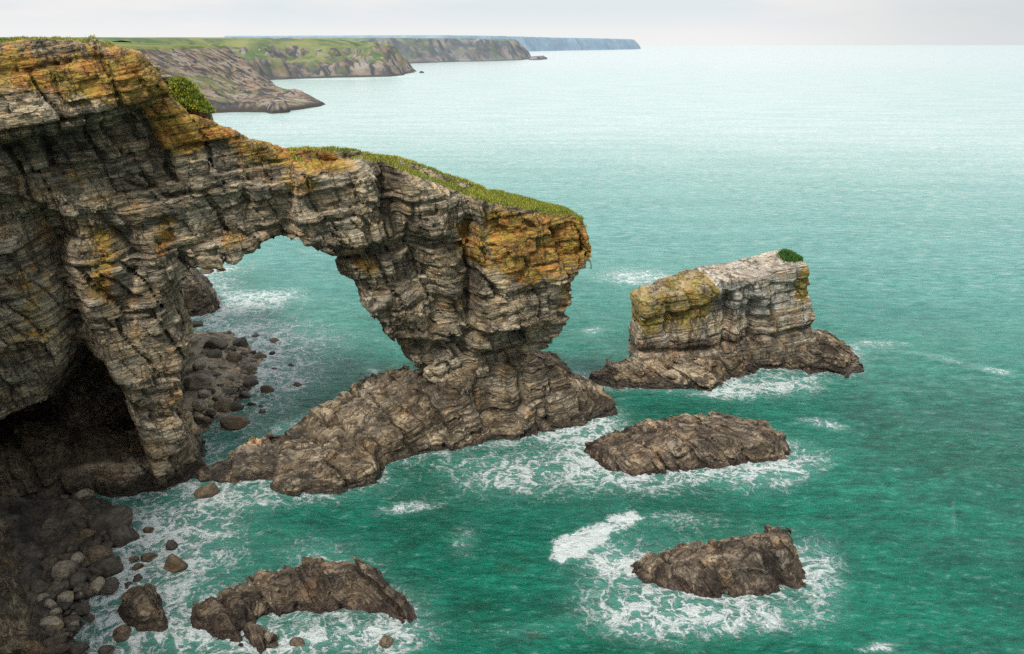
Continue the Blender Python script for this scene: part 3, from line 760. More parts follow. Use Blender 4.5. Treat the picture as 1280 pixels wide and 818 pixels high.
for nm, mk in (('rock_face', ~cap), ('rock_cap', cap)):
    v, q, a_ = submesh(V, Q, mk, AT); o = make_mesh(nm, v, q, M_stack, None, a_); o.parent = STK; o.location = (-STK.location[0], -STK.location[1], 0)
pp = V[(topm > .6)]; pxy = project(pp[:, 0], pp[:, 1], pp[:, 2])
sel = np.hypot((pxy[0] - 992) / 14, (pxy[1] - 319) / 8) < 1
pts = pp[sel]
if len(pts): pts = pts[RNG.choice(len(pts), min(900, len(pts)), replace=False)]; grass('grass_tuft', pts, None, STK, leaf_material('stack_tuft', (.015, .06, .006), (.06, .16, .015)), .30, 8, .07, .25, kind=None)
Sw = [(732, 480), (745, 470), (775, 464), (850, 455), (1030, 430), (1052, 438), (1064, 450), (1072, 462), (1058, 470), (1035, 466), (1010, 470), (1000, 463), (955, 461), (925, 470), (898, 478), (885, 488), (850, 489), (800, 487), (760, 486)]
St = [(745, 477, .5), (770, 470, 1.3), (790, 455, 1.9), (792, 449, 2.0), (850, 447, 2.0), (900, 443, 2.3), (960, 434, 2.9), (1010, 420, 3.6), (1022, 424, 3.3), (1030, 430, 3.3), (1048, 433, 2.9), (1060, 450, 1.2),
      (830, 470, 1.2), (870, 470, 1.3), (900, 458, 1.9), (950, 448, 2.4), (1000, 447, 2.0), (1020, 452, 1.8)]
set_dip(.3, .65)
V, Q, N, a = height_rock('rock_base', Sw, St, k=2.0, h=.17, amp=1.0, split=True, bandv=1.6)
o = make_mesh('rock_base', V, Q, M_ledge, None, a); o.parent = STK; o.location = (-STK.location[0], -STK.location[1], 0)

set_dip(BW)
# ================================================================== boulders
def boulder_mesh(seed, sub=4):
    r = np.random.RandomState(seed)
    bm = bmesh.new(); bmesh.ops.create_icosphere(bm, subdivisions=sub, radius=1)
    n = r.randint(9, 15)
    pl = r.normal(size=(n, 3)); pl /= np.linalg.norm(pl, axis=1)[:, None]; dd = r.uniform(.58, .95, n)
    V = np.array([v.co[:] for v in bm.verts])
    dots = V @ pl.T
    tt = np.where(dots > .05, dd[None] / np.maximum(dots, .05), 9)
    kk = 26.0
    rad = -np.log(np.exp(-kk * np.minimum(tt, 3)).sum(1) + math.exp(-kk * 1.15)) / kk
    V2 = V * rad[:, None]
    nn = fbm(V2[:, 0] + seed, V2[:, 1], V2[:, 2], .7, 4, seed % 30)
    bb, db, dj, hs = blocks(V2[:, 2] + .3 * nn, V2[:, 0] + .2 * nn, V2[:, 1], .35, .9, seed % 20)
    V2 = V2 * (1 + .07 * nn + .025 * bb)[:, None]
    for v, c in zip(bm.verts, V2): v.co = c
    me = bpy.data.meshes.new('boulder'); bm.to_mesh(me); bm.free()
    cv = np.exp(-(db / .03) ** 2) * .35 * (hs > .5)
    for k_, val in (('cav', cv), ('lich', 0 * cv), ('seep_shade', 0 * cv), ('pale', 0 * cv), ('turf', 0 * cv), ('blk', 0 * cv + .5)):
        at = me.attributes.new(k_, 'FLOAT', 'POINT'); at.data.foreach_set('value', val.astype(np.float32))
    me.polygons.foreach_set('use_smooth', np.ones(len(me.polygons), bool))
    return me
BM = {}
for kind, mt in (('g', M_boulder), ('d', M_boulder_d), ('b', M_boulder_b)):
    for s in range(6):
        me = boulder_mesh(100 + s + ord(kind)); me.materials.append(mt); BM[kind, s] = me
FOAMPTS = []
def boulder(px, py, rw, rh, kind, label, group, sink=.35, zbase=0.0, name='boulder', seed=None, rot=None):
    """px,py centre in the photo, rw/rh half sizes in photo px"""
    x, y = sea(px, py + rh * .5, zbase)
    zc = y * CP + (H0 - zbase) * SP
    R = rw * zc / F; Rz = max(.55, min(1.0, rh / rw)) * R * .95
    s = random.randrange(6) if seed is None else seed
    o = bpy.data.objects.new(name, BM[kind, s]); COL.objects.link(o)
    o.location = (x, y, zbase + Rz * (1 - sink * 1.6) * .6)
    o.scale = (R * 1.08, R * random.uniform(.8, 1.05), Rz)
    o.rotation_euler = (random.uniform(-.25, .25), random.uniform(-.25, .25), random.uniform(0, 6.28) if rot is None else rot)
    if rw / max(rh, 1) > 1.35: o.rotation_euler[2] = random.uniform(-.25, .25) + (PI if random.random() < .5 else 0)
    tag(o, label, 'boulder', group)
    FOAMPTS.append((x, y, R))
    return o
GB = 'boulders below the arch opening'
back = [(270, 431, 17, 12, 'd', 'big flat grey boulder topping the beach heap behind the cliff leg'), (301, 428, 12, 12, 'd', 'tall dark rounded boulder on the seaward corner of the beach behind the arch'),
 (320, 420, 7, 4.5, 'd', 'small dark rock just beyond the beach heap in white water'), (343, 427, 8, 4.5, 'b', 'long low brown rock offshore of the beach behind the arch'), (341, 441, 5, 4, 'd', 'small wet rock in foam nearest below the long low brown rock'),
 (326, 445, 7, 6, 'b', 'brown rock at the foam line right of the beach heap'), (289, 437, 7, 7, 'd', None), (305, 443, 8, 6, 'b', None), (291, 449, 12, 9, 'b', 'broad tan boulder in the middle of the beach heap'), (284, 460, 9, 7, 'g', None),
 (311, 463, 11, 7, 'b', 'mossy brown split boulder above the largest pale rounded boulder'), (292, 471, 10, 9, 'g', 'round tan boulder left of the large purplish grey one'), (313, 477, 15, 9, 'd', 'largest smooth purplish grey boulder at the beach edge under the arch'),
 (333, 487, 8, 7, 'b', 'blocky brown boulder standing in foam right of the purplish grey one'), (363, 457, 4, 4.5, 'b', 'lone upright brown rock out in the water seen through the arch'), (371, 481, 6, 4, 'b', 'lone oval brown rock farthest right in the water under the arch'),
 (342, 462, 5, 2.6, 'b', None), (274, 470, 7, 5, 'd', None), (248, 456, 10, 7, 'g', None), (245, 475, 16, 15, 'g', 'big tan block leaning on the foot of the cliff leg'), (255, 492, 9, 7, 'g', None), (248, 506, 9, 8, 'g', 'yellowish boulder at the cliff leg, below the big tan block'),
 (279, 506, 12, 8, 'b', 'wide brown boulder washed by foam in the lower beach'), (295, 508, 9, 6, 'd', None), (314, 505, 7, 4, 'd', None), (289, 491, 8, 5, 'd', None), (305, 493, 8, 5, 'd', None), (327, 515, 5, 4, 'b', None), (291, 528, 17, 9, 'b', 'long brown rock alone in the shallows nearest the ledge'),
 (258, 525, 8, 5, 'b', None), (264, 515, 6, 4, 'd', None), (246, 524, 6, 6, 'd', None), (266, 444, 13, 9, 'd', None), (266, 459, 8, 6, 'g', None), (247, 405, 10, 5, 'd', 'dark wet rock just below the squat rock buttress'), (260, 339, 9, 4, 'b', None), (275, 338, 6, 3, 'b', None),
 (318, 441, 4, 4, 'd', None), (326, 508, 4, 3, 'b', None), (236, 440, 8, 6, 'g', None), (262, 488, 7, 5, 'd', None), (256, 441, 6, 5, 'g', None), (300, 455, 6, 4, 'b', None), (300, 483, 5, 4, 'd', None), (276, 483, 6, 4, 'd', None), (270, 498, 6, 4, 'd', None)]
zb = lambda px: max(0, .9 * (300 - px) / 60)
for px, py, rw, rh, k, lb in back:
    onb = 225 < px < 312 and 418 < py < 535
    if lb is None:
        lb = ('low wet rock breaking the foam just off the beach behind the arch' if not onb else 'medium tan stone filling the boulder heap behind the cliff leg' if k == 'g' else
              'medium dark stone filling the boulder heap behind the cliff leg' if k == 'd' else 'medium brown stone filling the boulder heap behind the cliff leg')
        if py < 345: lb = 'low brown rock awash in surf just under the left springing of the arch'
    boulder(px, py, rw, rh, k, lb, GB, zbase=zb(px) if onb else -.1)
GF = 'boulders on the shaded beach'
frontb = [(96, 698, 11, 10, 'g', 'round pale boulder, uppermost in the pale cluster bottom left'), (78, 713, 15, 13, 'g', 'largest pale boulder of the bottom left cluster, ridge across its top'), (96, 725, 13, 11, 'd', 'smooth dark grey round boulder amid pale ones bottom left'),
 (122, 731, 13, 11, 'g', 'pale angular boulder at the water edge joined to a grey one'), (138, 730, 12, 9, 'd', 'grey slabby boulder at the water edge right of the pale angular one'), (84, 746, 12, 12, 'g', 'round cream boulder in the centre of the bottom left cluster'), (102, 744, 5, 5, 'g', 'tiny round pebble boulder beside the round cream boulder'),
 (55, 747, 11, 8, 'g', None), (64, 756, 9, 8, 'g', None), (69, 765, 8, 7, 'g', None), (104, 759, 10, 7, 'd', 'flat grey boulder right below the tiny round one'), (66, 779, 14, 11, 'g', 'wedge shaped grey boulder under the lowest pale ones'), (50, 781, 7, 6, 'd', None), (92, 770, 6, 4, 'g', None),
 (93, 780, 7, 6, 'g', None), (57, 789, 5, 5, 'g', None), (51, 733, 12, 10, 'd', None), (120, 714, 10, 8, 'd', None), (125, 694, 15, 9, 'b', None), (138, 705, 16, 12, 'd', 'large black wet boulder above the pale angular one'), (153, 790, 12, 8, 'b', 'brown rock half awash under the big lumpy brown boulder'),
 (219, 703, 14, 14, 'b', 'upright reddish brown rock in the surf midway to the craggy reef'), (167, 699, 6, 5, 'b', None), (186, 696, 9, 5, 'b', None), (172, 709, 8, 4, 'b', None), (215, 680, 8, 6, 'd', 'grey rock in the foam above the upright reddish rock'), (186, 662, 6, 4, 'b', 'small reddish rock in the foam right of the big black boulder'),
 (153, 671, 18, 12, 'd', 'black wet boulder jutting into the foam at the cliff foot'), (118, 681, 10, 6, 'd', None), (101, 655, 13, 8, 'd', None), (112, 666, 11, 6, 'b', None), (61, 657, 14, 18, 'd', 'tall dark slab leaning at the cave mouth'), (136, 650, 24, 18, 'd', 'huge black rock at the foot of the cliff, right of the cave'),
 (79, 664, 9, 7, 'd', None), (105, 617, 11, 8, 'g', 'pale yellowish boulder alone at the foot of the cave wall'), (172, 723, 9, 5, 'd', None), (57, 687, 6, 6, 'b', None), (38, 694, 16, 13, 'd', None), (30, 655, 17, 12, 'd', None), (72, 812, 9, 6, 'd', None), (133, 813, 9, 5, 'd', None),
 (100, 810, 12, 7, 'd', None), (160, 732, 8, 4, 'd', None), (20, 630, 16, 10, 'd', None), (70, 632, 12, 8, 'd', None), (120, 632, 9, 6, 'd', None), (60, 712, 9, 7, 'd', None), (112, 772, 7, 5, 'd', None)]
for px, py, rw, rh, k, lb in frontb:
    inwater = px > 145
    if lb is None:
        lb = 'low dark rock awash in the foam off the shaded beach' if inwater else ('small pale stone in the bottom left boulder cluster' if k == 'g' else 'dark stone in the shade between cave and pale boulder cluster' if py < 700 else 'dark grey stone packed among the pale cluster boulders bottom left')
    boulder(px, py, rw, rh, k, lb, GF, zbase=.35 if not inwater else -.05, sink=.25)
tag(height_rock('boulder', [(143, 765), (152, 782), (175, 790), (205, 786), (213, 762), (212, 745), (185, 745), (160, 750)],
    [(160, 755, 1.2), (180, 740, 1.9), (200, 735, 2.0), (208, 750, 1.3), (175, 765, 1.3), (195, 768, 1.2)], k=2.5, h=.12, amp=.25, mat=M_islet), 'big lumpy brown boulder in dark water between the beach and the craggy reef', 'boulder', GF)
boulder(262, 612, 16, 12, 'b', 'dark seaweed covered rock at the left tip of the arch ledge', 'single rocks near the ledge and reef', zbase=-.1)
boulder(483, 805, 12, 10, 'b', 'small dark rock at the bottom edge right of the craggy reef', 'single rocks near the ledge and reef', zbase=-.2)
boulder(372, 803, 15, 8, 'b', 'low dark rock in the surf in front of the craggy reef', 'single rocks near the ledge and reef', zbase=-.2)
boulder(338, 806, 12, 8, 'd', 'black rock at the lower tip of the craggy reef', 'single rocks near the ledge and reef', zbase=-.2)
# loose shingle between the boulders
def shingle(name, poly, n, smin, smax, mat, z):
    P = [sea(*p) for p in poly]; A = np.array(P); pts = []
    while len(pts) < n:
        c = RNG.uniform(A.min(0), A.max(0), (n * 2, 2)); d = poly_sdf(P, c[:, 0], c[:, 1]); pts += [tuple(q) for q in c[d < -.3]]
    pts = pts[:n]
    bm = bmesh.new(); bmesh.ops.create_icosphere(bm, subdivisions=2, radius=1)
    bv = np.array([v.co[:] for v in bm.verts]); bf = np.array([[v.index for v in q.verts] for q in bm.faces]); bm.free()
    VV = []; FF = []
    for i, (x, y) in enumerate(pts):
        s = smin + (smax - smin) * RNG.rand() ** 2.5
        q = bv * (1 + .22 * RNG.normal(size=(len(bv), 1)) * .6) * s * np.array([RNG.uniform(.8, 1.5), RNG.uniform(.7, 1.2), RNG.uniform(.5, .9)])
        a = RNG.rand() * 6.28; q = np.stack([q[:, 0] * math.cos(a) - q[:, 1] * math.sin(a), q[:, 0] * math.sin(a) + q[:, 1] * math.cos(a), q[:, 2]], 1)
        VV.append(q + np.array([x, y, z(x, y)])); FF.append(bf + i * len(bv))
    V = np.concatenate(VV); zr = np.zeros(len(V))
    o = make_mesh(name, V, np.concatenate(FF), mat, None, dict(cav=zr, lich=zr, seep_shade=zr, pale=zr, turf=zr), smooth=True)
    tag(o, kind='stuff'); return o
tag(shingle('shingle', [(-60, 610), (100, 620), (150, 645), (140, 690), (118, 750), (100, 800), (60, 845), (-60, 845)], 1500, .12, .5, M_boulder_d, lambda x, y: .45), 'dark loose shingle between the boulders on the shaded beach', 'shingle')
tag(shingle('shingle', [(232, 420), (290, 418), (318, 450), (322, 475), (290, 510), (262, 530), (236, 540)], 900, .15, .6, M_boulder, lambda x, y: .25), 'loose stones between the boulders behind the arch', 'shingle')

# ================================================================== gorse on the shoulder
def gorse():
    wb = 4.5
    L = uz([(211, 94), (232, 97), (248, 113), (272, 143), (240, 140), (222, 132), (213, 112)], wb)
    A = np.array(L); n = 0; pts = []
    while n < 420:
        c = RNG.uniform(A.min(0), A.max(0), (1500, 2)); d = poly_sdf(L, c[:, 0], c[:, 1]); c = c[d < -.15]; pts.append(c); n += len(c)
    c = np.concatenate(pts)[:420]; w = wb + RNG.uniform(-.2, .6, len(c))
    x, y = FR.world(c[:, 0], w)
    P = np.stack([x, y, c[:, 1]], 1)
    g = grass('gorse_bush', P, None, None, M_gorse, .13, 80, .04, .15, kind=None)
    tag(g, 'yellow flowering gorse patch clinging to the ridge behind the cliff shoulder', 'gorse bush')
gorse()
# rock shoulder under the gorse
so_ = [FR.px(x, y, 6.0) for x, y in [(180, 70), (205, 92), (225, 100), (246, 112), (262, 132), (278, 150), (300, 190), (150, 240), (120, 100)]]
def shoulder():
    h = .3; us = np.arange(-24, 5, h); ws = np.arange(2.5, 12.5, h); zs = np.arange(20, 41, h)
    UU, ZZ = np.meshgrid(us, zs, indexing='ij'); s2 = poly_sdf(so_, UU, ZZ) + .2
    f = np.maximum(np.maximum(s2[:, None, :], 5.6 - ws[None, :, None] + 0 * s2[:, None, :]), ws[None, :, None] - 10.5 + 0 * s2[:, None, :])
    V, Q, N, cr = build_rock_frame(f.astype(np.float32), (-24, 2.5, 20), h, FR, .5, band=1.5)
    zr = np.zeros(len(V)); o = make_mesh('shoulder', V, Q, M_arch, None, dict(lich=zr + .55, cav=cr, seep_shade=zr, pale=zr, turf=.5 * sstep(.2, .7, N[:, 2])))
    o.parent = CLIFF; o.location = (-CLIFF.location[0], -CLIFF.location[1], 0)
shoulder()

# ================================================================== distant headlands
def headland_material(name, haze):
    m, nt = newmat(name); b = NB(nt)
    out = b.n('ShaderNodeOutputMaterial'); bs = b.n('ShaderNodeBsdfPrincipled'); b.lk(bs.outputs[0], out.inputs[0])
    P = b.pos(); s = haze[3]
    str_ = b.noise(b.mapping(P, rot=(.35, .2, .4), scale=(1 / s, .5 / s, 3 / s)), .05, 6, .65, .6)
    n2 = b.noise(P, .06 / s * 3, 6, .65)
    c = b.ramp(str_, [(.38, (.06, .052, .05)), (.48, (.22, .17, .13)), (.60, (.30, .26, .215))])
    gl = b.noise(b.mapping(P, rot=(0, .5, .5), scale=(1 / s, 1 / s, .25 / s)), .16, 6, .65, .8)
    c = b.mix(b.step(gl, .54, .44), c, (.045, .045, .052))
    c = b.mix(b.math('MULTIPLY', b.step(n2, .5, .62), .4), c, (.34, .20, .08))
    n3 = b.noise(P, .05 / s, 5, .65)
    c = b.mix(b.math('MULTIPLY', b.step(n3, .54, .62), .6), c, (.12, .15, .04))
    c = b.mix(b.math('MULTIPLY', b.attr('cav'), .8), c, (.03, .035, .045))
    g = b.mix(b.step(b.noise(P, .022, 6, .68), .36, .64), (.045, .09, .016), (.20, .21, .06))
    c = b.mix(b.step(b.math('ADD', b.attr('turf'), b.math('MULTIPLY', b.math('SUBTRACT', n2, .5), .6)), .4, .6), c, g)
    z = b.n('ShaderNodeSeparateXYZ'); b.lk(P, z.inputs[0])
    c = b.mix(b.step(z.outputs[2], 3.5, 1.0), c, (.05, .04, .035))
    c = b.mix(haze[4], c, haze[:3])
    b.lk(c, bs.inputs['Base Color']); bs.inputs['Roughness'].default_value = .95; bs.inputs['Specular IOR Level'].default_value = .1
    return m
def headland(name, coast, inland, plateau, slope, h, mat, label, gully=.5, gs=60., step_z=None, box=None, grassline=.55, gmin=0, bench=None, gr=(.45, .75)):
    C = [sea(*p) for p in coast] + inland
    W = np.array(C); x0, y0 = W.min(0) - 8 * h; x1, y1 = W.max(0) + 8 * h
    if box: x0, x1, y0, y1 = box
    X, Y = np.meshgrid(np.arange(x0, x1, h), np.arange(y0, y1, h), indexing='ij')
    d = -poly_sdf(C, X, Y)
    wn = fbm(X, Y, 0 * X, gs, 4, 51)
    ridg = 1 - np.abs(fbm(X, Y, 0 * X, gs * .55, 4, 55)) * 2.2
    d2 = d + gully * gs * .35 * wn - gully * gs * .22 * np.clip(ridg, 0, 1) * sstep(0, gs * .3, d)
    Z = np.where(d2 > 0, d2 * slope, d2 * 1.0)
    if bench is not None:
        zb_, sl_ = bench(X, Y); Z = np.where(Z > zb_, zb_ + (Z - zb_) * sl_, Z)
    pl = plateau(X, Y) + fbm(X, Y, 0 * X, 220, 3, 58) * 1.0
    q = 6.0; t = np.clip(.5 + .5 * (Z - pl) / q, 0, 1)
    Zr = Z * (1 - t) + pl * t - q * t * (1 - t)
    Zr += sstep(0, 8, Zr) * sstep(.97, .7, Zr / np.maximum(pl, 1)) * (fbm(X, Y, 0 * X, gs * .3, 5, 59, .6) * pl * .28)
    nx, ny = X.shape; ii = np.arange(nx * ny).reshape(nx, ny)
    Qd = np.stack([ii[:-1, :-1], ii[1:, :-1], ii[1:, 1:], ii[:-1, 1:]], -1).reshape(-1, 4)
    V = np.stack([X, Y, Zr], -1).reshape(-1, 3)
    keep = V[Qd][:, :, 2].max(1) > -2.5; 
    gx, gy = np.gradient(Zr, h); sl = np.hypot(gx, gy)
    turf = np.clip(sstep(grassline + .25, grassline - .15, sl) * sstep(gr[0], gr[1], Zr / np.maximum(pl, 1)) * sstep(gmin - 2, gmin + 2, Zr), 0, 1)
    cv = sstep(.55, 1.0, ridg) * sstep(1, .7, t)
    at = dict(turf=turf.ravel(), cav=cv.ravel())
    root = empty(name, (float(W[0, 0]), float(W[0, 1]), 0)); tag(root, label, 'headland', 'headlands along the far coast')
    tq = (turf.ravel()[Qd].mean(1) > .5)
    for nm, mk in (('rock_face', keep & ~tq), ('grassland', keep & tq)):
        v, qq, a_ = submesh(V, Qd, mk, at)
        if len(qq): o = make_mesh(nm, v, qq, mat, root, a_, smooth=True); o.location = (-root.location[0], -root.location[1], 0)
    return root
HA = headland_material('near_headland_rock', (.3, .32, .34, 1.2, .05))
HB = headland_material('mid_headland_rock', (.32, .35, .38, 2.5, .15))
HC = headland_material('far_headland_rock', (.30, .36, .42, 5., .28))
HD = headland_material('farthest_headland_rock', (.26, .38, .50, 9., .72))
def plA(X, Y):      # ramps from low rocky point up to the plateau
    d = sea(411, 130)[0] - X
    return fbm(X, Y, 0 * X, 20, 5, 66, .6) * 3.6 * sstep(115, 85, d) * sstep(8, 40, d) + np.interp(d, [0, 12, 45, 62, 80, 104, 122, 300], [2.0, 3.5, 5.5, 8, 15, 28, 37, 42])
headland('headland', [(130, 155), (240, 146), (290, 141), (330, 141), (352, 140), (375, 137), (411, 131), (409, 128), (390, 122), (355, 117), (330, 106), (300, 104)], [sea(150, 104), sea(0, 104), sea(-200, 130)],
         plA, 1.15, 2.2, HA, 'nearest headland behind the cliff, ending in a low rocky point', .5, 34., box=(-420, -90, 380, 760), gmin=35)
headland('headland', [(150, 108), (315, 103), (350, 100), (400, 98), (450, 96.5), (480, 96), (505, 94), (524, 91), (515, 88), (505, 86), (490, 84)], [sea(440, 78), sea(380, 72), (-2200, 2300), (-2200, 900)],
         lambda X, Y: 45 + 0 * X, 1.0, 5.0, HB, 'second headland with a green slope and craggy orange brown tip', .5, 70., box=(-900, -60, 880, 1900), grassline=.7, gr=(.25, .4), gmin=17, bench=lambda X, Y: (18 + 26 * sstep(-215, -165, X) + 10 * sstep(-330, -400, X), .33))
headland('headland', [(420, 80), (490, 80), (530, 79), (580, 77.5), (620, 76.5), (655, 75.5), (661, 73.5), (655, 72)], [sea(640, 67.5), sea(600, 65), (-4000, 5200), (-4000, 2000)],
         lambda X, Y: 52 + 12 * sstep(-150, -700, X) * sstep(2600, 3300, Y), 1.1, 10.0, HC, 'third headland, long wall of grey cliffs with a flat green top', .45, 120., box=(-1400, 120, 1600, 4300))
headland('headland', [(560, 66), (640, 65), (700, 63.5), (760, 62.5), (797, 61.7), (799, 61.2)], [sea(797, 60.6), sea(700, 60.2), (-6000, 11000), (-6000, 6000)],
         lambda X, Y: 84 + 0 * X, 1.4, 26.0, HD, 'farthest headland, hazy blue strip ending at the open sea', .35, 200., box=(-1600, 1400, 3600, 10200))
# small rock off the third headland, small rock before nearest headland
def far_rock(name, water, tops, h, mat, label, slope=1.3):
    C = [sea(*p) for p in water]; W = np.array(C); T = [sea(x, y, z) + (z,) for x, y, z in tops]
    x0, y0 = W.min(0) - 5 * h; x1, y1 = W.max(0) + 5 * h
    X, Y = np.meshgrid(np.arange(x0, x1, h), np.arange(y0, y1, h), indexing='ij')
    d = -poly_sdf(C, X, Y) + fbm(X, Y, 0 * X, h * 5, 3, 61) * h
    Z = np.minimum(np.where(d > 0, d * slope, d), rbf(T, X, Y) + fbm(X, Y, 0 * X, h * 4, 3, 62) * h * .5)
    nx, ny = X.shape; ii = np.arange(nx * ny).reshape(nx, ny)
    Qd = np.stack([ii[:-1, :-1], ii[1:, :-1], ii[1:, 1:], ii[:-1, 1:]], -1).reshape(-1, 4); V = np.stack([X, Y, Z], -1).reshape(-1, 3)
    Qd = Qd[V[Qd][:, :, 2].max(1) > -2]; zr = np.zeros(len(V))
    o = make_mesh(name, V, Qd, mat, None, dict(turf=zr, cav=zr), smooth=False)
    tag(o, label, 'rock', None)
far_rock('offshore_rock', [(330, 141), (340, 142.5), (362, 141), (364, 137), (345, 135), (332, 136)], [(335, 132, 5), (350, 127, 8), (362, 128, 7)], 1.3, HA, 'dark craggy islet against the low point of the nearest headland', 2.0)
far_rock('offshore_rock', [(662, 75.3), (672, 75.2), (684, 74.3), (682, 72.5), (665, 73)], [(664, 73.5, 3), (675, 70.5, 9), (681, 67.5, 16)], 6., HC, 'tiny jagged islet just off the tip of the third headland', 1.5)
far_rock('offshore_rock', [(525, 91.6), (529, 91.6), (529, 90.6), (525, 90.6)], [(527, 90.4, 2)], 2., HB, 'speck of rock off the tip of the second headland', 1.5)

# ================================================================== the sea
def axis(lo, hi, h, far, growth=1.12):
    a = list(np.arange(lo, hi, h)); s = h; L = []
    x = lo
    while x > -far: s *= growth; x -= s; L.append(x)
    R = []; x = a[-1]; s = h
    while x < far: s *= growth; x += s; R.append(x)
    return np.array(L[::-1] + a + R)
xs = axis(-62, 82, .25, 60000); ys = axis(34, 135, .25, 60000)
X, Y = np.meshgrid(xs, ys, indexing='ij')
near = sstep(150, 120, Y) * sstep(15, 30, Y) * sstep(110, 85, np.abs(X))
foam = np.zeros_like(X); shal = np.zeros_like(X)
m = (near > 0) | ((np.abs(X) < 400) & (Y > 0) & (Y < 1500))
# distance to rocks
dr = np.full(X.shape, 50.0); mm = (np.abs(X) < 115) & (Y > 15) & (Y < 160)
wallfoot = [FR.world(*p) for p in ((-33, -1.5), (0.5, -2.3), (1.2, 3), (0, 12), (.5, 25), (-1, 38), (-33, 38))]
for P in ROCKPOLYS + [wallfoot]: dr[mm] = np.minimum(dr[mm], poly_sdf(P, X[mm], Y[mm]))
for (x, y, r) in FOAMPTS:
    q = (np.abs(X - x) < 6) & (np.abs(Y - y) < 6); dr[q] = np.minimum(dr[q], np.hypot(X[q] - x, Y[q] - y) - r)
lowf = fbm(X[mm], Y[mm], 0 * X[mm], 9, 3, 81)
edgew = 1.0 + 1.8 * np.clip(.5 + lowf, 0, 1.2)
foam[mm] = .36 * np.exp(-np.maximum(dr[mm], 0) / (edgew * .6)) + .14 * np.exp(-np.maximum(dr[mm], 0) / 6.0)
shal[mm] = .75 * np.exp(-np.maximum(dr[mm], 0) / .7)
PX, PY = project(X, Y, 0 * X)
def blob(cx, cy, rx, ry, a, ang=0):
    c, s = math.cos(math.radians(ang)), math.sin(math.radians(ang))
    dx = PX - cx; dy = PY - cy; p = (dx * c + dy * s) / rx; q = (-dx * s + dy * c) / ry
    return np.where(Y > 5, a * np.exp(-(p * p + q * q)), 0)
B = [(640, 590, 80, 26, .50, 0), (740, 560, 40, 40, .50, 30), (790, 600, 70, 14, .5, 5), (980, 590, 60, 22, .62, -15), (900, 592, 50, 9, .6, 0), (722, 484, 18, 10, .6, 0), (745, 540, 30, 22, .4, 0), (700, 545, 30, 10, .45, 0),
     (960, 482, 60, 14, .55, 0), (1060, 440, 40, 12, .35, 0), (905, 490, 30, 9, .5, 0), (1030, 530, 32, 6, .62, 8), (1180, 450, 90, 5, .42, 12), (1245, 464, 22, 4, .6, 10), (1110, 428, 50, 5, .4, 0), (800, 345, 60, 11, .5, 0),
     (800, 775, 80, 30, .42, 12), (870, 770, 120, 22, .4, 0), (1030, 720, 24, 45, .45, -10), (765, 705, 20, 14, .85, 0), (760, 700, 45, 35, .35, 0), (850, 650, 50, 8, .3, 0), (940, 780, 90, 14, .32, 0),
     (508, 636, 34, 6, .62, -8), (580, 680, 18, 20, .35, 30), (1192, 650, 5, 30, .35, 0), (1100, 810, 26, 7, .8, -8), (560, 545, 10, 5, .2, 0),
     (230, 660, 70, 40, .42, 0), (200, 700, 60, 60, .38, 0), (240, 800, 60, 50, .42, 0), (310, 625, 40, 14, .45, 0), (420, 800, 90, 22, .60, 0), (400, 690, 60, 20, .28, 0), (500, 790, 40, 20, .45, 0), (150, 800, 80, 40, .2, 0),
     (325, 374, 52, 9, .80, -6), (260, 350, 50, 16, .5, 0), (270, 390, 60, 20, .4, 0), (310, 420, 60, 25, .45, 0), (350, 470, 40, 50, .38, 0), (310, 550, 60, 10, .3, -20), (390, 440, 60, 40, .22, 0), (465, 465, 14, 7, .4, 0), (740, 415, 14, 5, .55, 0), (720, 475, 12, 12, .6, 0),
     (150, 750, 40, 60, .22, 0), (380, 620, 60, 10, .2, 0), (300, 330, 40, 10, .35, 0), (880, 700, 160, 90, .12, 0), (300, 720, 150, 110, .10, 0), (700, 590, 160, 60, .16, 0), (650, 790, 60, 20, .22, 0), (640, 600, 60, 18, .22, 0), (800, 350, 40, 8, .35, 0), (770, 340, 60, 20, .2, 0), (745, 410, 30, 12, .2, 0), (400, 400, 90, 60, .14, 0), (460, 440, 60, 40, .12, 0), (310, 375, 70, 16, .25, 0), (960, 490, 80, 22, .22, 0), (780, 570, 60, 30, .2, 0), (560, 640, 120, 40, .10, 0), (840, 720, 160, 70, .12, 0), (250, 680, 90, 70, .12, 0)]
for q in B: foam += blob(*q) * (Y < 200) * 1.0
# headland surf
for cx, cy, rx, ry, a_ in ((345, 143, 40, 1.6, .5), (400, 133, 14, 1.6, .5), (420, 98.5, 90, 1.1, .7), (500, 95.5, 30, 1.0, .6), (600, 78.5, 90, .6, .4), (700, 65, 60, .5, .5)):
    foam += np.where(Y > 200, blob(cx, cy, rx, ry, a_), 0)
foam = np.where(Y < 200, .78 * np.tanh(foam / .78), foam)
# solid foam raft
raft = [(693, 700), (696, 684), (708, 670), (730, 662), (760, 657), (784, 647), (770, 662), (740, 676), (720, 690), (700, 705)]
rp = [sea(*p) for p in raft]; q = (X > -5) & (X < 25) & (Y > 40) & (Y < 70)
foam[q] += .85 * sstep(1.1, -.5, poly_sdf(rp, X[q], Y[q]) + .8 * fbm(X[q], Y[q], 0 * X[q], 1.4, 4, 88))
for q in ((218, 703, 25, 20, .7, 0), (640, 712, 18, 9, .5, 0), (665, 795, 16, 8, .75, 0), (190, 690, 30, 20, .4, 0), (403, 431, 8, 4, .6, 0), (150, 790, 80, 50, .5, 0), (130, 700, 60, 60, .4, 0), (330, 790, 60, 20, .3, 0)): shal += blob(*q)
dark_patch = np.zeros_like(X)  # darker green patches of water
for q in ((860, 510, 100, 14, .5, 0), (590, 620, 130, 40, .4, 0), (700, 650, 300, 80, .3, 0), (290, 352, 45, 14, .7, 0), (320, 395, 25, 8, .5, 0)): dark_patch += blob(*q)
Z = np.zeros_like(X)
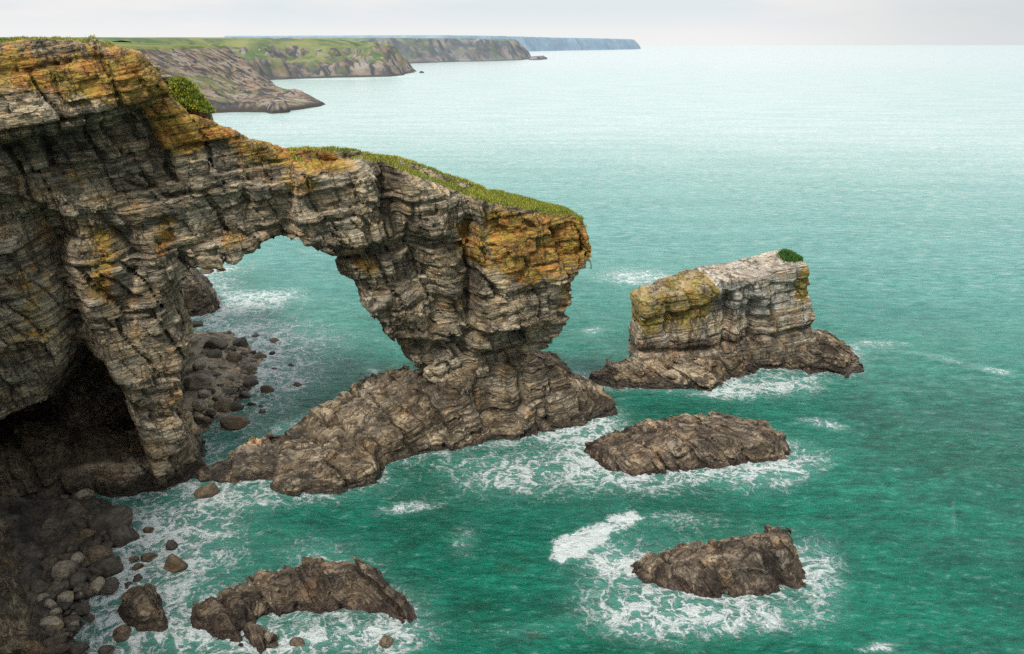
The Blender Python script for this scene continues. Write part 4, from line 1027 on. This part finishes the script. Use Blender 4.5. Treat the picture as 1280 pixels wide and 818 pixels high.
w = near
Z += w * (.10 * np.sin(.55 * (Y * .9 + X * .35) + 2.0 * vnoise(X / 9, Y / 9, 0 * X, 91)) + .11 * fbm(X, Y * 1.8, 0 * X, 3.2, 4, 92) + .05 * fbm(X, Y, 0 * X, .9, 2, 93))
Z += w * np.clip(foam, 0, 1) * (.06 + .08 * np.abs(fbm(X, Y, 0 * X, .8, 3, 94)))
nx, ny = X.shape; ii = np.arange(nx * ny).reshape(nx, ny)
Qd = np.stack([ii[:-1, :-1], ii[1:, :-1], ii[1:, 1:], ii[:-1, 1:]], -1).reshape(-1, 4)
def water_material():
    m, nt = newmat('sea_water'); b = NB(nt)
    out = b.n('ShaderNodeOutputMaterial'); bs = b.n('ShaderNodeBsdfPrincipled')
    P = b.pos()
    sx = b.n('ShaderNodeSeparateXYZ'); b.lk(P, sx.inputs[0])
    Pf = b.n('ShaderNodeCombineXYZ'); b.lk(sx.outputs[0], Pf.inputs[0]); b.lk(sx.outputs[1], Pf.inputs[1]); Pf = Pf.outputs[0]
    dist = b.math('SQRT', b.math('ADD', b.math('MULTIPLY', sx.outputs[0], sx.outputs[0]), b.math('MULTIPLY', sx.outputs[1], sx.outputs[1])))
    low = b.noise(Pf, .05, 4, .6, .5)
    str_ = b.noise(b.mapping(Pf, rot=(0, 0, .2), scale=(.35, .9, 1)), .5, 5, .65, .8)
    c = b.mix(b.step(low, .35, .65), (.001, .150, .086), (.004, .235, .152))
    c = b.mix(b.step(str_, .35, .7), b.mix(1.0, c, (.65, .72, .72), 'MULTIPLY'), c)
    c = b.mix(b.step(dist, 62., 170.), c, (.13, .375, .33))  # paler with distance: sky reflection and haze painted into the water colour
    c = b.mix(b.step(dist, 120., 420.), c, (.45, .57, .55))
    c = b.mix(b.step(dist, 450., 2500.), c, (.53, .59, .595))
    rip = b.noise(b.mapping(Pf, rot=(0, 0, .25), scale=(.38, 1., 1)), .80, 7, .70, .25)  # ripple glints and dark troughs are painted into the colour
    rip2 = b.noise(b.mapping(Pf, rot=(0, 0, .22), scale=(.42, 1., 1)), 1.9, 5, .68, .2)
    nearf = b.step(dist, 190., 70.)
    c = b.mix(b.math('MULTIPLY', b.step(rip2, .50, .36), b.math('MULTIPLY', nearf, .75)), c, b.mix(1.0, c, (.2, .52, .52), 'MULTIPLY'))
    c = b.mix(b.math('MULTIPLY', b.step(rip2, .54, .68), b.math('MULTIPLY', nearf, .55)), c, b.mix(.5, c, (.30, .52, .48)))
    amt = b.math('MULTIPLY', b.step(b.noise(Pf, .035, 4, .6, .6), .30, .62), b.step(dist, 420., 90.))
    base_c = c
    c = b.mix(b.step(rip, .38, .55), b.mix(1.0, c, (.40, .66, .66), 'MULTIPLY'), c)
    c = b.mix(b.math('MULTIPLY', b.step(rip, .52, .68), .65), c, b.mix(1.0, c, (3.2, 1.45, 1.5), 'MULTIPLY'))
    c = b.mix(b.math('ADD', .45, b.math('MULTIPLY', amt, .55)), base_c, c)
    sw = b.noise(b.mapping(Pf, rot=(0, 0, .35), scale=(.25, 1., 1)), .10, 4, .55, .4)
    c = b.mix(b.math('MULTIPLY', b.step(sw, .40, .62), .45), c, b.mix(1.0, c, (.6, .78, .8), 'MULTIPLY'))
    c = b.mix(b.math('MULTIPLY', b.attr('dark_patch'), .8), c, (.001, .085, .052))
    c = b.mix(b.math('MULTIPLY', b.attr('shallow'), b.step(b.noise(Pf, .9, 4, .6), .3, .7)), c, (.035, .045, .022))
    # foam
    warp = b.n('ShaderNodeTexNoise'); b.lk(Pf, warp.inputs['Vector']); warp.inputs['Scale'].default_value = .55; warp.inputs['Detail'].default_value = 4
    wv = b.n('ShaderNodeVectorMath', operation='MULTIPLY_ADD'); b.lk(warp.outputs['Color'], wv.inputs[0]); wv.inputs[1].default_value = (1.5, 1.5, 0); b.lk(Pf, wv.inputs[2])
    e1 = b.voro(wv.outputs[0], .75, 'DISTANCE_TO_EDGE').outputs['Distance']
    e2 = b.voro(wv.outputs[0], 1.9, 'DISTANCE_TO_EDGE').outputs['Distance']
    rid = b.noise(wv.outputs[0], 1.1, 6, .7, .5)
    rid = b.math('SUBTRACT', 1.0, b.math('MULTIPLY', b.math('ABSOLUTE', b.math('SUBTRACT', rid, .5)), 5.0))
    web = b.math('MAXIMUM', b.math('SUBTRACT', 1.0, b.math('MULTIPLY', e1, 4.5)), b.math('SUBTRACT', .85, b.math('MULTIPLY', e2, 4.0)))
    br = b.noise(Pf, 1.6, 6, .75)
    nA = b.noise(wv.outputs[0], .26, 7, .60, .35); nB = b.noise(b.mapping(wv.outputs[0], loc=(13, 5, 0)), .72, 6, .60, .3)
    rA = b.math('SUBTRACT', 1.0, b.math('MULTIPLY', b.math('ABSOLUTE', b.math('SUBTRACT', nA, .5)), 9.5)); rB = b.math('SUBTRACT', .95, b.math('MULTIPLY', b.math('ABSOLUTE', b.math('SUBTRACT', nB, .5)), 8.0))
    pat = b.math('ADD', b.math('MULTIPLY', b.math('MAXIMUM', b.math('MAXIMUM', rA, rB), 0.0), .52), b.math('MULTIPLY', web, .07))
    pat = b.math('ADD', pat, b.math('MULTIPLY', br, .42))
    fo = b.attr('foam')
    th = b.math('SUBTRACT', .86, b.math('MULTIPLY', fo, .62))
    fm = b.step(pat, th, b.math('ADD', th, .26))
    fm = b.math('MULTIPLY', fm, b.step(fo, .04, .16))
    th2 = b.math('SUBTRACT', .80, b.math('MULTIPLY', fo, .62))
    soft = b.math('MULTIPLY', b.math('MULTIPLY', b.step(b.math('ADD', b.math('MULTIPLY', br, .75), b.math('MULTIPLY', web, .12)), th2, b.math('ADD', th2, .30)), b.step(fo, .05, .3)), .42)
    fm = b.math('MAXIMUM', fm, soft)
    grain = b.noise(Pf, 7.0, 4, .8)
    fm = b.math('MULTIPLY', fm, b.step(grain, .14, .42))
    # thin milky veil of aerated water
    veil = b.math('MULTIPLY', b.step(fo, .08, .7), .42)
    c = b.mix(veil, c, (.20, .47, .41))
    c = b.mix(b.math('MULTIPLY', fm, .9), c, (.70, .74, .73))
    # pale flecks on the open sea
    fl = b.noise(b.mapping(Pf, rot=(0, 0, .15), scale=(.35, 1.3, 1)), .55, 8, .7)
    flm = b.math('MULTIPLY', b.step(fl, .64, .74), b.step(dist, 60., 110.))
    c = b.mix(b.math('MULTIPLY', flm, .5), c, (.6, .68, .66))
    b.lk(c, bs.inputs['Base Color'])
    b.lk(b.math('ADD', .24, b.math('MULTIPLY', fm, .6)), bs.inputs['Roughness'])
    bs.inputs['IOR'].default_value = 1.33
    h1 = b.noise(b.mapping(Pf, rot=(0, 0, .25), scale=(.45, 1., 1)), .42, 6, .66, .3)
    h2 = b.noise(b.mapping(Pf, rot=(0, 0, -.3), scale=(.7, 1.1, 1)), 1.6, 6, .7, .2)
    h3 = b.noise(b.mapping(Pf, rot=(0, 0, .2), scale=(.3, 1., 1)), .09, 4, .6)
    fade = b.math('ADD', .12, b.math('MULTIPLY', b.step(dist, 600., 100.), .88))
    hh = b.math('ADD', b.math('MULTIPLY', h1, 1.15), b.math('MULTIPLY', h2, .6)); hh = b.math('ADD', hh, b.math('MULTIPLY', h3, 1.6))
    hh = b.math('ADD', hh, b.math('MULTIPLY', fm, .12))
    bp = b.n('ShaderNodeBump'); bp.inputs['Strength'].default_value = 1.; bp.inputs['Distance'].default_value = 1.0
    b.lk(fade, bp.inputs['Strength']); b.lk(hh, bp.inputs['Height']); b.lk(bp.outputs[0], bs.inputs['Normal'])
    b.lk(bs.outputs[0], out.inputs[0])
    return m
o = make_mesh('sea', np.stack([X, Y, Z], -1).reshape(-1, 3), Qd, water_material(), None, dict(foam=np.clip(foam, 0, 1.3).ravel(), shallow=np.clip(shal, 0, .85).ravel(), dark_patch=np.clip(dark_patch, 0, 1).ravel()), smooth=True)
tag(o, kind='structure')

# ================================================================== light, sky, camera
SUN_EL, SUN_AZ = math.radians(55), math.radians(206)     # azimuth clockwise from +Y: behind the camera, to the right
w = bpy.data.worlds.new('World'); scene.world = w; w.use_nodes = True
nt = w.node_tree; nt.nodes.clear(); b = NB(nt)
out = b.n('ShaderNodeOutputWorld')
sky = b.n('ShaderNodeTexSky', sky_type='NISHITA'); sky.sun_disc = False; sky.sun_elevation = SUN_EL; sky.sun_rotation = SUN_AZ
sky.air_density = 1.2; sky.dust_density = 3
bg1 = b.n('ShaderNodeBackground'); b.lk(sky.outputs[0], bg1.inputs[0]); bg1.inputs[1].default_value = .07
tc = b.n('ShaderNodeTexCoord'); gen = tc.outputs['Generated']
cl = b.noise(b.mapping(gen, scale=(1.0, 1.0, 5.5)), 2.2, 6, .58, .3)
sep = b.n('ShaderNodeSeparateXYZ'); b.lk(gen, sep.inputs[0])
cc = b.mix(b.step(cl, .40, .60), (.76, .82, .86), (.89, .88, .875))
cc = b.mix(b.step(sep.outputs[2], .045, .0), cc, (.92, .915, .91))
cc = b.mix(b.math('MULTIPLY', b.step(sep.outputs[0], .22, .56), .40), cc, (.42, .50, .52))
cc = b.mix(b.step(sep.outputs[2], .30, .75), cc, b.mix(1.0, cc, (1.35, 1.35, 1.35), 'MULTIPLY'))
bg2 = b.n('ShaderNodeBackground'); b.lk(cc, bg2.inputs[0]); bg2.inputs[1].default_value = 1.1
mx = b.n('ShaderNodeMixShader'); mx.inputs[0].default_value = .88
b.lk(bg1.outputs[0], mx.inputs[1]); b.lk(bg2.outputs[0], mx.inputs[2]); b.lk(mx.outputs[0], out.inputs[0])
sd = bpy.data.lights.new('sun', 'SUN'); sd.energy = 3.4; sd.angle = math.radians(12); sd.color = (1, .955, .88)
so2 = bpy.data.objects.new('sun', sd); COL.objects.link(so2)
dv = Vector((math.sin(SUN_AZ) * math.cos(SUN_EL), math.cos(SUN_AZ) * math.cos(SUN_EL), math.sin(SUN_EL)))
so2.rotation_euler = dv.to_track_quat('Z', 'Y').to_euler(); so2.location = (40, -40, 90)
cd = bpy.data.cameras.new('camera'); cam = bpy.data.objects.new('camera', cd); COL.objects.link(cam)
cd.sensor_width = 36; cd.lens = 36 * F / 1280; cam.location = (0, 0, H0); cam.rotation_euler = (PI / 2 - PITCH, 0, 0)
cd.clip_end = 120000; cd.clip_start = .5
scene.camera = cam
scene.view_settings.view_transform = 'Standard'; scene.view_settings.look = 'None'; scene.view_settings.exposure = 0; scene.view_settings.gamma = 1
scene.render.engine = 'CYCLES'
scene.cycles.use_denoising = False; scene.cycles.use_adaptive_sampling = True; scene.cycles.adaptive_threshold = .02
scene.cycles.sample_clamp_direct = 2.5; scene.cycles.sample_clamp_indirect = 1.5
scene.cycles.max_bounces = 4; scene.cycles.diffuse_bounces = 3; scene.cycles.glossy_bounces = 2
